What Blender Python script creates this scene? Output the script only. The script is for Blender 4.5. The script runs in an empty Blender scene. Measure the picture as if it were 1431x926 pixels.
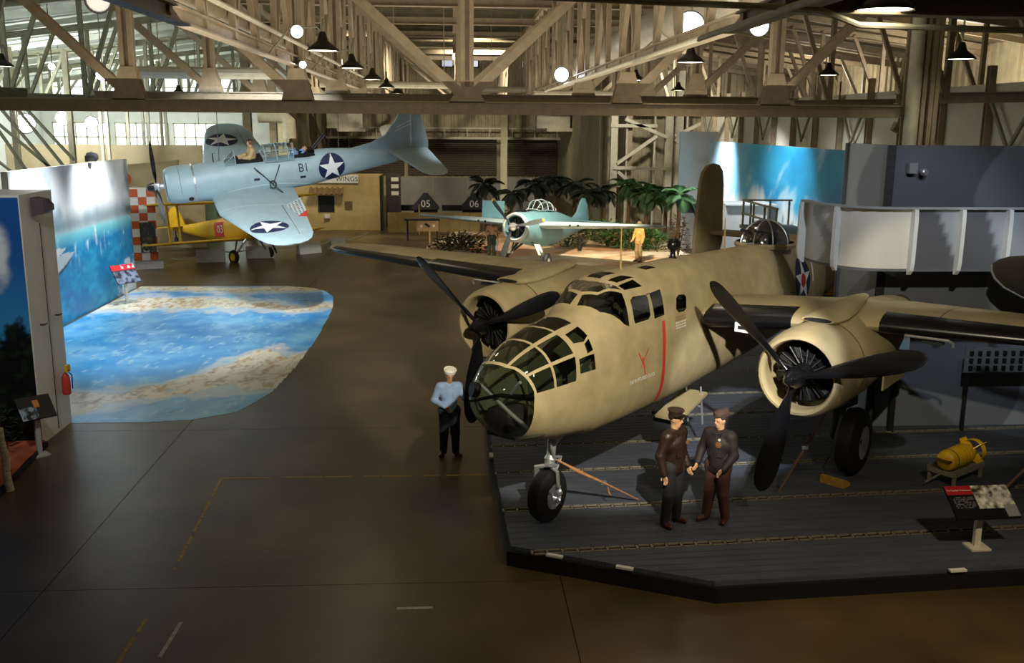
import bpy, bmesh, math, random
import numpy as np
from mathutils import Vector, Matrix
random.seed(7)
PI=math.pi
sin,cos=math.sin,math.cos
SC=bpy.context.scene
COL=SC.collection
# ------------------------------------------------------------------ camera
CAMZ=6.283
def set_camera():
    cd=bpy.data.cameras.new('camera'); co=bpy.data.objects.new('camera',cd); COL.objects.link(co)
    cd.sensor_width=36; cd.lens=36*1354.3/1431; cd.clip_end=400
    yaw,pit,roll=.062,.2114,.0079
    f=Vector((sin(yaw)*cos(pit),cos(yaw)*cos(pit),-sin(pit)))
    r=Vector((cos(yaw),-sin(yaw),0)); u=r.cross(f)
    r2=r*cos(roll)+u*sin(roll); u2=u*cos(roll)-r*sin(roll)
    M=Matrix((( r2.x,u2.x,-f.x,0),(r2.y,u2.y,-f.y,0),(r2.z,u2.z,-f.z,CAMZ),(0,0,0,1)))
    co.matrix_world=M
    SC.camera=co
set_camera()
# ------------------------------------------------------------------ world, exposure
SC.view_settings.view_transform='Standard'
try: SC.view_settings.look='None'
except Exception: pass
SC.view_settings.exposure=0.0
SC.view_settings.gamma=1.0
SC.view_settings.use_curve_mapping=False
wd=bpy.data.worlds.new('world'); SC.world=wd; wd.use_nodes=True
wd.node_tree.nodes['Background'].inputs[0].default_value=(.9,.92,1,1)
wd.node_tree.nodes['Background'].inputs[1].default_value=.05
# ------------------------------------------------------------------ large lamps
def lamp(kind,loc,target,energy,color=(1,.93,.8),size=.3,angle=50,blend=.3,sy=None):
    ld=bpy.data.lights.new('lamp_light',kind); ld.energy=energy; ld.color=color
    if kind=='SPOT':
        ld.spot_size=math.radians(angle); ld.spot_blend=blend; ld.shadow_soft_size=size
    elif kind=='AREA':
        ld.size=size
        if sy: ld.shape='RECTANGLE'; ld.size_y=sy
    else: ld.shadow_soft_size=size
    o=bpy.data.objects.new('lamp_light',ld); COL.objects.link(o); o.location=loc
    if target is not None:
        d=Vector(target)-Vector(loc); o.rotation_euler=d.to_track_quat('-Z','Y').to_euler()
    return o
LIGHTS=[
 # key spot on the bomber, from the balcony side
 ('SPOT',(2.7,4.2,8.3),(2.65,13.3,4.35),7600,(1,.91,.70),.06,32,.25,None),
 # added cool spot brightening the deck strip between fuselage and nacelle
 ('SPOT',(2.9,4.0,8.2),(5.5,18.6,0.4),8500,(.93,.96,1),.06,12.5,.35,None),
 # left wing, right wing
 ('SPOT',(-6.5,13.0,7.6),(-1.5,22.0,2.4),1300,(1,.9,.7),.12,34,.7,None),
 ('SPOT',(2.6,4.2,7.9),(7.8,14.5,3.5),3200,(1,.89,.64),.08,19,.4,None),
 # nose and crew from the right hand girder
 ('SPOT',(9.5,8.9,7.9),(1.6,15.4,2.0),520,(1,.9,.72),.10,42,.6,None),
 # front floor wash
 ('SPOT',(6.5,5.5,8.6),(6.5,8.9,0),1900,(1,.80,.48),.25,80,.9,None),
 ('SPOT',(-3.5,8.5,8.4),(-4.2,10.8,0),420,(1,.93,.8),.25,95,1,None),
 # beach mural wall washers
 ('SPOT',(-10.4,28.2,6.6),(-12.1,29.2,3.8),1600,(.93,.97,1),.15,70,.9,None),
 ('SPOT',(-10.2,33.2,6.8),(-12.1,33.8,3.6),1900,(.93,.97,1),.15,75,.9,None),
 ('SPOT',(-7.8,24.6,8.0),(-8.8,29.0,0),2600,(.93,.97,1),.2,85,.9,None),
 # dive bomber
 ('SPOT',(-4.0,24.2,7.9),(-6.6,33.5,3.2),5200,(.9,.97,1),.15,56,.7,None),
 # wildcat beach
 ('SPOT',(5.2,35.6,7.2),(5.2,43.5,0.3),9000,(1,.82,.58),.2,66,.7,None),
 ('SPOT',(-1.5,34.0,8.6),(2.5,41.5,1.7),900,(.9,.95,1),.2,40,.7,None),
 # blue mural wall washer
 ('SPOT',(9.6,45.5,7.4),(12.8,46.5,3.6),7500,(.95,.98,1),.2,80,.9,None),
 ('SPOT',(9.6,36.0,7.4),(12.8,37.0,3.6),1700,(.95,.98,1),.2,85,.9,None),
 # ship mock-up
 ('SPOT',(9.2,11.6,8.6),(11.0,18.4,5.1),420,(.93,.97,1),.10,44,.5,None),
 ('SPOT',(7.0,11.6,8.6),(8.3,16.9,4.5),900,(.93,.97,1),.10,44,.6,None),
 # near sky mural
 ('SPOT',(-6.5,12.5,7.5),(-8.6,18.4,3.2),900,(.9,.95,1),.2,50,.8,None),
 # far end
 ('SPOT',(-5,52,10.5),(-5,60,2),3800,(1,.88,.66),.5,110,.8,None),
 ('SPOT',(2,66,11),(0,84,4),6500,(1,.88,.68),.5,110,.8,None),
 ('SPOT',(11,50,9.6),(12,60.5,4),3600,(1,.93,.78),.4,95,.8,None),
 # added unseen area lights, standing for lamp spill up into the roof
 ('AREA',(0,34,7.2),(0,34,20),1400,(1,.88,.68),16,None,None,30),
 ('AREA',(0,14,7.4),(0,18,20),520,(1,.88,.68),14,None,None,8),
 # added point fills, without fixtures, brightening the left and right aisles
 ('POINT',(-18.5,46,6.8),None,1300,(.95,1,.97),.5,None,None,None),
 ('POINT',(-20,58,7.2),None,1700,(.95,1,.97),.5,None,None,None),
 ('POINT',(-17,34,7.4),None,900,(.95,1,.97),.5,None,None,None),
 ('POINT',(18.5,36,8.0),None,500,(1,.92,.75),.5,None,None,None),
 ('POINT',(18.5,50,8.0),None,500,(1,.92,.75),.5,None,None,None),
]
for L in LIGHTS: lamp(L[0],L[1],L[2],L[3],L[4],L[5],L[6] or 45,L[7] or 0,L[8])

# ------------------------------------------------------------------ helpers
def lin(h):
    h=h.lstrip('#'); c=[int(h[i:i+2],16)/255 for i in (0,2,4)]
    return tuple(x/12.92 if x<=.04045 else ((x+.055)/1.055)**2.4 for x in c)
MATS={}
def mat(name,col,rough=.6,metal=0.,var=.12,scale=6.,bump=0.,bscale=40.,emit=0.,coat=0.,spec=.5,stretch=None):
    if name in MATS: return MATS[name]
    c=lin(col) if isinstance(col,str) else col
    m=bpy.data.materials.new(name); m.use_nodes=True; nt=m.node_tree; b=nt.nodes['Principled BSDF']
    b.inputs['Roughness'].default_value=rough; b.inputs['Metallic'].default_value=metal
    b.inputs['Specular IOR Level'].default_value=spec
    if coat: b.inputs['Coat Weight'].default_value=coat
    tc=nt.nodes.new('ShaderNodeTexCoord')
    src=tc.outputs['Object']
    if stretch:
        mp=nt.nodes.new('ShaderNodeMapping'); mp.inputs['Scale'].default_value=stretch; nt.links.new(src,mp.inputs[0]); src=mp.outputs[0]
    if var>0:
        n=nt.nodes.new('ShaderNodeTexNoise'); n.inputs['Scale'].default_value=scale; n.inputs['Detail'].default_value=5
        nt.links.new(src,n.inputs['Vector'])
        r=nt.nodes.new('ShaderNodeMapRange'); r.inputs[1].default_value=.3; r.inputs[2].default_value=.7
        r.inputs[3].default_value=1-var; r.inputs[4].default_value=1+var
        nt.links.new(n.outputs[0],r.inputs[0])
        mx=nt.nodes.new('ShaderNodeVectorMath'); mx.operation='SCALE'; mx.inputs[0].default_value=c[:3]
        nt.links.new(r.outputs[0],mx.inputs['Scale']); nt.links.new(mx.outputs[0],b.inputs['Base Color'])
    else: b.inputs['Base Color'].default_value=(*c[:3],1)
    if bump>0:
        n2=nt.nodes.new('ShaderNodeTexNoise'); n2.inputs['Scale'].default_value=bscale; n2.inputs['Detail'].default_value=3
        nt.links.new(src,n2.inputs['Vector'])
        bp=nt.nodes.new('ShaderNodeBump'); bp.inputs['Strength'].default_value=bump; bp.inputs['Distance'].default_value=.02
        nt.links.new(n2.outputs[0],bp.inputs['Height']); nt.links.new(bp.outputs[0],b.inputs['Normal'])
    if emit:
        b.inputs['Emission Color'].default_value=(*c[:3],1); b.inputs['Emission Strength'].default_value=emit
    MATS[name]=m; return m
def vcmat(name,rough=.5,spec=.5):
    """material that takes its print from the mesh colour attribute 'print'"""
    if name in MATS: return MATS[name]
    m=bpy.data.materials.new(name); m.use_nodes=True; nt=m.node_tree; b=nt.nodes['Principled BSDF']
    a=nt.nodes.new('ShaderNodeAttribute'); a.attribute_name='print'
    nt.links.new(a.outputs['Color'],b.inputs['Base Color']); b.inputs['Roughness'].default_value=rough
    b.inputs['Specular IOR Level'].default_value=spec
    MATS[name]=m; return m
def glassmat(name,tint=(.75,.85,.75),refl=.1,rough=.02):
    if name in MATS: return MATS[name]
    m=bpy.data.materials.new(name); m.use_nodes=True; nt=m.node_tree
    for n in list(nt.nodes): nt.nodes.remove(n)
    o=nt.nodes.new('ShaderNodeOutputMaterial'); t=nt.nodes.new('ShaderNodeBsdfTransparent'); g=nt.nodes.new('ShaderNodeBsdfGlossy')
    t.inputs[0].default_value=(*tint,1); g.inputs['Roughness'].default_value=rough
    lw=nt.nodes.new('ShaderNodeLayerWeight'); lw.inputs[0].default_value=.25
    r=nt.nodes.new('ShaderNodeMapRange'); r.inputs[3].default_value=refl; r.inputs[4].default_value=.85
    mx=nt.nodes.new('ShaderNodeMixShader'); nt.links.new(lw.outputs['Fresnel'],r.inputs[0]); nt.links.new(r.outputs[0],mx.inputs[0])
    nt.links.new(t.outputs[0],mx.inputs[1]); nt.links.new(g.outputs[0],mx.inputs[2]); nt.links.new(mx.outputs[0],o.inputs[0])
    MATS[name]=m; return m
def twoside(name,out,inn,rough=.6,var=.1):
    """painted skin: one paint outside, primer inside"""
    m=mat(name,out,rough,0,var,3.,.15,25)
    nt=m.node_tree; b=nt.nodes['Principled BSDF']
    if 'Geometry' in nt.nodes: return m
    g=nt.nodes.new('ShaderNodeNewGeometry'); mx=nt.nodes.new('ShaderNodeMix'); mx.data_type='RGBA'
    l=b.inputs['Base Color'].links[0].from_socket
    nt.links.new(g.outputs['Backfacing'],mx.inputs['Factor']); nt.links.new(l,mx.inputs['A']); mx.inputs['B'].default_value=(*lin(inn),1)
    nt.links.new(mx.outputs['Result'],b.inputs['Base Color'])
    return m
def tag(o,label=None,cat=None,group=None,kind=None):
    if label: o['label']=label
    if cat: o['category']=cat
    if group: o['group']=group
    if kind: o['kind']=kind
    return o
def empty(name,loc=(0,0,0),rz=0.,label=None,cat=None,group=None,M=None,kind=None):
    o=bpy.data.objects.new(name,None); COL.objects.link(o); o.empty_display_size=.2
    if M is not None: o.matrix_world=M
    else: o.location=loc; o.rotation_euler=(0,0,rz)
    return tag(o,label,cat,group,kind)
def copy_tree(o,parent=None):
    c=o.copy(); COL.objects.link(c)
    if parent is not None: c.parent=parent
    for ch in list(o.children): copy_tree(ch,c)
    return c
class MB:
    def __init__(s,flip=False): s.v=[];s.f=[];s.flip=flip
    def add(s,vs,fs):
        n=len(s.v); s.v.extend([tuple(map(float,q)) for q in vs]); s.f.extend([tuple(n+i for i in f) for f in fs]); return s
    def box(s,c,d,rz=0.,R=None):
        x,y,z=[k/2 for k in d]
        P=[Vector(p) for p in ((-x,-y,-z),(x,-y,-z),(x,y,-z),(-x,y,-z),(-x,-y,z),(x,-y,z),(x,y,z),(-x,y,z))]
        if rz: R=Matrix.Rotation(rz,3,'Z')
        if R is not None: P=[R@p for p in P]
        return s.add([p+Vector(c) for p in P],[(3,2,1,0),(4,5,6,7),(0,1,5,4),(1,2,6,5),(2,3,7,6),(3,0,4,7)])
    def beam(s,p,q,w,h,up=(0,0,1)):
        p=Vector(p);q=Vector(q);d=(q-p).normalized();u=Vector(up)
        r=d.cross(u)
        if r.length<1e-4: r=d.cross(Vector((0,1,0)))
        r.normalize();u=r.cross(d)
        P=[]
        for b in (p,q):
            for a,c in ((-1,-1),(1,-1),(1,1),(-1,1)): P.append(b+r*a*w/2+u*c*h/2)
        return s.add(P,[(3,2,1,0),(4,5,6,7),(0,1,5,4),(1,2,6,5),(2,3,7,6),(3,0,4,7)])
    def lbeam(s,p,q,w,t,up=(0,0,1)):
        # I shaped steel member: two flanges and a web
        s.beam(p,q,w,t,up)
        return s
    def ibeam(s,p,q,w,h,t=.02,up=(0,0,1)):
        p=Vector(p);q=Vector(q);d=(q-p).normalized();u=Vector(up);r=d.cross(u)
        if r.length<1e-4: r=d.cross(Vector((0,1,0)))
        r.normalize();u=r.cross(d)
        s.beam(p+u*(h/2-t/2),q+u*(h/2-t/2),w,t,u); s.beam(p-u*(h/2-t/2),q-u*(h/2-t/2),w,t,u); s.beam(p,q,t,h-2*t,u)
        return s
    def loft(s,rings,caps=True,closed=True):
        n=len(rings[0]);b=len(s.v)
        for r in rings: s.v.extend([tuple(map(float,q)) for q in r])
        for i in range(len(rings)-1):
            for j in range(n if closed else n-1):
                k=(j+1)%n; s.f.append((b+i*n+j,b+i*n+k,b+(i+1)*n+k,b+(i+1)*n+j))
        if caps and closed:
            s.f.append(tuple(b+j for j in reversed(range(n)))); s.f.append(tuple(b+(len(rings)-1)*n+j for j in range(n)))
        return s
    def tube(s,pts,r,n=8,caps=True):
        pts=[Vector(p) for p in pts]
        if not hasattr(r,'__len__'): r=[r]*len(pts)
        rings=[];prev=None
        for i,p in enumerate(pts):
            d=(pts[min(i+1,len(pts)-1)]-pts[max(i-1,0)]).normalized()
            if prev is None:
                a=d.cross(Vector((0,0,1)))
                if a.length<1e-3: a=d.cross(Vector((0,1,0)))
            else: a=prev-d*prev.dot(d)
            a.normalize();prev=a;b=d.cross(a)
            rings.append([p+(a*cos(2*PI*k/n)+b*sin(2*PI*k/n))*r[i] for k in range(n)])
        return s.loft(rings,caps)
    def lathe(s,prof,o=(0,0,0),d=(0,0,1),n=24,caps=True):
        o=Vector(o);d=Vector(d).normalized();a=d.cross(Vector((0,0,1)))
        if a.length<1e-3: a=d.cross(Vector((0,1,0)))
        a.normalize();b=d.cross(a)
        return s.loft([[o+d*t+(a*cos(2*PI*k/n)+b*sin(2*PI*k/n))*max(r,1e-4) for k in range(n)] for r,t in prof],caps)
    def ball(s,c,r,n=12,m=8,sc=(1,1,1)):
        R=[]
        for i in range(m+1):
            t=PI*i/m
            R.append([(c[0]+sc[0]*r*max(sin(t),1e-3)*cos(2*PI*k/n),c[1]+sc[1]*r*max(sin(t),1e-3)*sin(2*PI*k/n),c[2]+sc[2]*r*cos(t)) for k in range(n)])
        return s.loft(R)
    def prism(s,poly,axis,t0,t1):
        # poly 2D in the plane normal to axis ('x': (y,z), 'y': (x,z), 'z': (x,y))
        def P(a,b,t): return {'x':(t,a,b),'y':(a,t,b),'z':(a,b,t)}[axis]
        n=len(poly)
        return s.add([P(a,b,t0) for a,b in poly]+[P(a,b,t1) for a,b in poly],[tuple(range(n)),tuple(range(2*n-1,n-1,-1))]+[(i,i+n,(i+1)%n+n,(i+1)%n) for i in range(n)])
    def grid(s,fn,us,vs):
        b=len(s.v);m=len(vs)
        for u in us:
            for v in vs: s.v.append(tuple(map(float,fn(u,v))))
        for i in range(len(us)-1):
            for j in range(m-1): s.f.append((b+i*m+j,b+(i+1)*m+j,b+(i+1)*m+j+1,b+i*m+j+1))
        return s
    def mesh(s,name,m,ang=35,recalc=True):
        me=bpy.data.meshes.new(name)
        V=[(x,-y,z) for x,y,z in s.v] if s.flip else s.v
        me.from_pydata(V,[],s.f); 
        if recalc:
            bm=bmesh.new(); bm.from_mesh(me); bmesh.ops.recalc_face_normals(bm,faces=bm.faces); bm.to_mesh(me); bm.free()
        elif s.flip: me.flip_normals()
        me.shade_smooth() if ang else me.shade_flat()
        if ang: me.set_sharp_from_angle(angle=math.radians(ang))
        if m is not None: me.materials.append(m)
        return me
    def build(s,name,m,parent=None,ang=35,recalc=True,loc=None,rot=None,**kw):
        o=bpy.data.objects.new(name,s.mesh(name,m,ang,recalc)); COL.objects.link(o)
        if parent is not None: o.parent=parent
        if loc is not None: o.location=loc
        if rot is not None: o.rotation_euler=rot
        return tag(o,**kw)
def dup(o,parent=None,loc=None,rot=None,M=None):
    c=o.copy(); COL.objects.link(c)
    if parent is not None: c.parent=parent
    if loc is not None: c.location=loc
    if rot is not None: c.rotation_euler=rot
    if M is not None: c.matrix_local=M
    return c
def pchip(xs,ys,x):
    n=len(xs)
    if x<=xs[0]: return ys[0]
    if x>=xs[-1]: return ys[-1]
    h=[xs[i+1]-xs[i] for i in range(n-1)]; d=[(ys[i+1]-ys[i])/h[i] for i in range(n-1)]
    m=[0]*n; m[0]=d[0]; m[-1]=d[-1]
    for i in range(1,n-1):
        if d[i-1]*d[i]>0:
            w1=2*h[i]+h[i-1];w2=h[i]+2*h[i-1]; m[i]=(w1+w2)/(w1/d[i-1]+w2/d[i])
    i=0
    while x>xs[i+1]: i+=1
    t=(x-xs[i])/h[i]
    return ((1+2*t)*(1-t)**2*ys[i]+t*(1-t)**2*h[i]*m[i]+t*t*(3-2*t)*ys[i+1]+t*t*(t-1)*h[i]*m[i+1])
def text_mb(s,size,fn,flip=False,thick=False):
    """letters as flat geometry; fn maps (u,v) in metres (origin centre) to a point"""
    cu=bpy.data.curves.new('letters','FONT'); cu.body=s; cu.size=size; cu.align_x='CENTER'; cu.align_y='CENTER'; cu.resolution_u=3
    ob=bpy.data.objects.new('letters',cu); COL.objects.link(ob)
    dg=bpy.context.evaluated_depsgraph_get(); me=bpy.data.meshes.new_from_object(ob.evaluated_get(dg))
    mb=MB(flip); mb.add([fn(v.co.x,v.co.y) for v in me.vertices],[tuple(p.vertices) for p in me.polygons])
    bpy.data.objects.remove(ob); bpy.data.curves.remove(cu); bpy.data.meshes.remove(me)
    return mb
# value noise for prints
def vnoise(x,y,seed=0,oct=4):
    x=np.asarray(x,float);y=np.asarray(y,float);out=np.zeros_like(x);amp=.5
    for o in range(oct):
        xi=np.floor(x).astype(int);yi=np.floor(y).astype(int);fx=x-xi;fy=y-yi
        fx=fx*fx*(3-2*fx);fy=fy*fy*(3-2*fy)
        def h(a,b):
            n=(a*374761393+b*668265263+(seed+o)*974711)&0x7fffffff; n=((n^(n>>13))*1274126177)&0x7fffffff
            return ((n^(n>>16))&0xffff)/65535.
        out+=amp*((h(xi,yi)*(1-fx)+h(xi+1,yi)*fx)*(1-fy)+(h(xi,yi+1)*(1-fx)+h(xi+1,yi+1)*fx)*fy)
        x=x*2.03;y=y*2.03;amp*=.5
    return out
def sstep(a,b,x):
    t=np.clip((x-a)/(b-a),0,1); return t*t*(3-2*t)
def mixc(c0,c1,t):
    t=np.asarray(t)[...,None]; return np.asarray(c0)*(1-t)+np.asarray(c1)*t
def printed(name,nu,nv,pos,colfn,m,parent=None,keep=None,**kw):
    """flat sheet carrying a print: grid nu x nv of points pos(u,v), colour colfn(U,V) arrays"""
    us=np.linspace(0,1,nu);vs=np.linspace(0,1,nv);U,V=np.meshgrid(us,vs,indexing='ij')
    C=np.ones((nu,nv,4));C[...,:3]=colfn(U,V)
    mb=MB(); mb.grid(pos,us,vs)
    if keep is not None:
        mb.f=[f for f in mb.f if keep(*[sum(mb.v[i][k] for i in f)/4 for k in range(3)])]
    me=mb.mesh(name,m,30,False)
    at=me.color_attributes.new('print','FLOAT_COLOR','POINT'); at.data.foreach_set('color',C.reshape(-1).astype(np.float32))
    o=bpy.data.objects.new(name,me); COL.objects.link(o)
    if parent is not None: o.parent=parent
    return tag(o,**kw)
# surface nets on a signed distance field
def surfnet(sdf,lo,hi,h):
    lo=np.array(lo,float);n=np.ceil((np.array(hi)-lo)/h).astype(int)+1
    X,Y,Z=np.meshgrid(*[lo[i]+h*np.arange(n[i]) for i in range(3)],indexing='ij')
    F=sdf(X,Y,Z);S=F<0
    c=[(i,j,k) for i in (0,1) for j in (0,1) for k in (0,1)]
    sh=tuple(n-1)
    sl=lambda A,o:A[o[0]:o[0]+sh[0],o[1]:o[1]+sh[1],o[2]:o[2]+sh[2]]
    cnt=sum(sl(S,o).astype(int) for o in c);act=(cnt>0)&(cnt<8)
    acc=np.zeros(sh+(3,));w=np.zeros(sh)
    for a in c:
        for ax in range(3):
            if a[ax]==0:
                b=list(a);b[ax]=1
                fa=sl(F,a);fb=sl(F,b);cr=(fa<0)!=(fb<0)
                t=np.where(cr,fa/np.where(cr,fa-fb,1),0)
                for d in range(3):
                    acc[...,d]+=np.where(cr,a[d]+(t if d==ax else 0),0)
                w+=cr
    idx=-np.ones(sh,int);ii=np.argwhere(act);idx[act]=np.arange(len(ii))
    V=lo+h*(ii+acc[act]/w[act][:,None])
    faces=[]
    for ax in range(3):
        A=[slice(None)]*3;B=[slice(None)]*3;A[ax]=slice(0,-1);B[ax]=slice(1,None)
        cr=S[tuple(A)]!=S[tuple(B)]
        u,v=[(1,2),(2,0),(0,1)][ax]
        P=np.argwhere(cr)
        ok=(P[:,u]>0)&(P[:,v]>0)&(P[:,u]<n[u]-1)&(P[:,v]<n[v]-1); P=P[ok]
        q=[]
        for du,dv in ((-1,-1),(0,-1),(0,0),(-1,0)):
            Q=P.copy();Q[:,u]+=du;Q[:,v]+=dv;q.append(idx[Q[:,0],Q[:,1],Q[:,2]])
        q=np.stack(q,1); fl=S[tuple(A)][cr][ok]
        q[~fl]=q[~fl][:,::-1]; faces.append(q)
    return V,np.concatenate(faces)
def capsules(caps,k=.02):
    """smooth union of tapered capsules (p,q,r0,r1) / ellipsoids ('e',c,(rx,ry,rz))"""
    def f(X,Y,Z):
        D=None
        for c in caps:
            if c[0]=='e':
                q=[(A-c[1][i])/c[2][i] for i,A in enumerate((X,Y,Z))]; d=(np.sqrt(q[0]**2+q[1]**2+q[2]**2)-1)*min(c[2])
            else:
                p,q,r0,r1=c; p=np.array(p,float);e=np.array(q,float)-p;L=max(e@e,1e-9)
                t=np.clip(((X-p[0])*e[0]+(Y-p[1])*e[1]+(Z-p[2])*e[2])/L,0,1)
                d=np.sqrt((X-p[0]-t*e[0])**2+(Y-p[1]-t*e[1])**2+(Z-p[2]-t*e[2])**2)-(r0+(r1-r0)*t)
            if D is None: D=d
            else:
                hh=np.clip(.5+.5*(D-d)/k,0,1); D=D*(1-hh)+d*hh-k*hh*(1-hh)
        return D
    return f
def blob(name,caps,m,parent,h=.015,k=.02,sdf=None):
    P=[];
    for c in caps:
        if c[0]=='e': P+= [[c[1][i]-c[2][i] for i in range(3)],[c[1][i]+c[2][i] for i in range(3)]]
        else:
            r=max(c[2:]); P+=[[a-r for a in c[0]],[a+r for a in c[0]],[a-r for a in c[1]],[a+r for a in c[1]]]
    P=np.array(P)
    V,F=surfnet(sdf or capsules(caps,k),P.min(0)-2.5*h,P.max(0)+2.5*h,h)
    me=bpy.data.meshes.new(name); me.from_pydata(V.tolist(),[],F.tolist()); me.shade_smooth(); me.materials.append(m)
    o=bpy.data.objects.new(name,me); COL.objects.link(o); o.parent=parent; return o
# ------------------------------------------------------------------ the hangar
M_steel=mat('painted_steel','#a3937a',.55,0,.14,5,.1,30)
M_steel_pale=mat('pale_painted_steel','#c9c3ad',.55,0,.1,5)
M_steel_dark=mat('grey_green_steel','#8b8a74',.6,0,.15,5)  # grey-green steel, its own colour
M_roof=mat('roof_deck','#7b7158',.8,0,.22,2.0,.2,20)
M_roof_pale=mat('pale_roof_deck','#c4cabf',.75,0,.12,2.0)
M_wall=mat('corrugated_wall','#a79c80',.75,0,.16,2.5,.1,20)
M_white=mat('white_wall_paint','#dfe2da',.6,0,.06,1.5)
M_dark=mat('black_gap','#0c0b0a',.9,0,0)
M_conc=mat('hangar_concrete','#514229',.33,0,.42,.55,.08,9,spec=.55)
M_concdark=mat('joint_filler','#352c20',.8,0,0)
M_orange_tape=mat('worn_yellow_paint','#a98a3a',.6,0,.4,14)
M_white_tape=mat('worn_white_paint','#b9b4a2',.6,0,.3,14)
# floor: slabs with recessed joints
fl=MB().box((-2,40,-.14),(64,104,.2)).build('floor',M_concdark,kind='structure')
xs=[-34,-26.9,-19.8,-12.7,-5.6,1.5,8.6,15.7,22.8,30]; ys=[-12,-1.75,5.4,12.55,19.65,26.8,33.9,41,48.1,55.2,62.3,69.4,76.5,92]
for i in range(len(xs)-1):
    for j in range(len(ys)-1):
        a,b,c,d=xs[i]+.006,xs[i+1]-.006,ys[j]+.006,ys[j+1]-.006
        MB().box(((a+b)/2,(c+d)/2,-.02),(b-a,d-c,.04)).build('floor_slab',M_conc,fl,ang=0)
def paint_line(p,q,w,m,name,dash=None):
    p=Vector((*p,0));q=Vector((*q,0));L=(q-p).length;d=(q-p)/L;n=Vector((-d.y,d.x,0));mb=MB();t=0
    rnd=random.Random(int(p.x*100))
    while t<L:
        l=min(L-t,rnd.uniform(.25,.9) if dash else L)
        A=p+d*t;B=p+d*(t+l)
        mb.add([Vector((*(A+n*w/2).xy,.0)),Vector((*(A-n*w/2).xy,.0)),Vector((*(B-n*w/2).xy,.0)),Vector((*(B+n*w/2).xy,.0)),
                Vector((*(A+n*w/2).xy,.003)),Vector((*(A-n*w/2).xy,.003)),Vector((*(B-n*w/2).xy,.003)),Vector((*(B+n*w/2).xy,.003))],
               [(0,1,2,3),(7,6,5,4),(0,4,5,1),(1,5,6,2),(2,6,7,3),(3,7,4,0)])
        t+=l+(rnd.uniform(.05,.25) if dash else 0)
    return mb.build(name,m,fl,ang=0,kind='stuff')
paint_line((-4.17,16.78),(.62,16.77),.05,M_orange_tape,'painted_line',1)
paint_line((-4.17,16.78),(-4.0,13.1),.05,M_orange_tape,'painted_line',1)
paint_line((-3.97,11.7),(-4.0,9.5),.05,M_orange_tape,'painted_line',1)
paint_line((-3.5,11.6),(-3.58,9.5),.05,M_white_tape,'painted_line',1)
paint_line((-.76,11.83),(-.29,11.84),.06,M_white_tape,'painted_line')
# roof
ce=MB().box((0,40,12.15),(22.4,106,.2)).build('ceiling',M_roof,kind='structure')
for k in range(44):
    y=2+k*2.0
    MB().beam((-11.2,y,11.9),(11.2,y,11.9),.14,.3).build('purlin',M_roof,ce,ang=0)
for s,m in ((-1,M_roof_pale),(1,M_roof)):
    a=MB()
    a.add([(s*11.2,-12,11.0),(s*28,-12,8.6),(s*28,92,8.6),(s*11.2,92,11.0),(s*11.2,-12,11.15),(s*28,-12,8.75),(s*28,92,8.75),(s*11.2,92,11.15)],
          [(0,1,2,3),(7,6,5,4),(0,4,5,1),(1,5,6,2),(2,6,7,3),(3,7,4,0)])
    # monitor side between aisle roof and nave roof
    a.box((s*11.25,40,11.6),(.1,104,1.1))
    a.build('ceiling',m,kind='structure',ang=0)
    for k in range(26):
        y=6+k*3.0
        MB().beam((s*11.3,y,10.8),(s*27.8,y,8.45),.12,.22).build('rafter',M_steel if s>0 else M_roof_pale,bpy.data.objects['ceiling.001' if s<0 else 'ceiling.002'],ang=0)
# walls
def ribbed(o,u,L,z0,z1,pitch,depth,n):
    """vertical ribbed sheet running from o along u, ribs standing out along n"""
    o=Vector(o);u=Vector(u).normalized();n=Vector(n);mb=MB();k=int(L/pitch);pts=[]
    for i in range(k):
        for t,dd in ((0,0),(.55,0),(.65,1),(.9,1)): pts.append(o+u*(i+t)*pitch+n*dd*depth)
    pts.append(o+u*k*pitch)
    b=[(p.x,p.y,z0) for p in pts]; t=[(p.x,p.y,z1) for p in pts]
    mb.add(b+t,[(i,i+1,len(pts)+i+1,len(pts)+i) for i in range(len(pts)-1)])
    q=[o-n*.12,o+u*L-n*.12]
    mb.add([(q[0].x,q[0].y,z0),(q[1].x,q[1].y,z0),(q[1].x,q[1].y,z1),(q[0].x,q[0].y,z1)],[(0,1,2,3)])
    return mb
ribbed((21.5,-12,0),(0,1,0),104,0,10.2,.55,.09,(-1,0,0)).build('wall_right',M_wall,kind='structure',ang=0,recalc=False)
ribbed((22,63,0),(-1,0,0),12.5,0,11.5,.5,.07,(0,-1,0)).build('wall_back_right',M_wall,kind='structure',ang=0,recalc=False)
wb=ribbed((9.5,87,0),(-1,0,0),20.5,0,13,.6,.08,(0,-1,0)).build('wall_back',M_wall,kind='structure',ang=0,recalc=False)
MB().box((9.5,75,6),(.12,24,12)).build('wall_nook',M_wall,kind='structure',ang=0)
MB().box((-11,77,6),(.12,20,12)).build('wall_nook_left',M_wall,kind='structure',ang=0)
wl=MB().box((-27,40,5),(.2,104,10)).build('wall_left',M_white,kind='structure',ang=0)
wbl=MB().box((-19,67,5.5),(16.2,.2,11.2)).build('wall_back_left',M_white,kind='structure',ang=0)
MB().box((0,-12,6),(58,.2,12.4)).build('wall_front',M_wall,kind='structure',ang=0)
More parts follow.
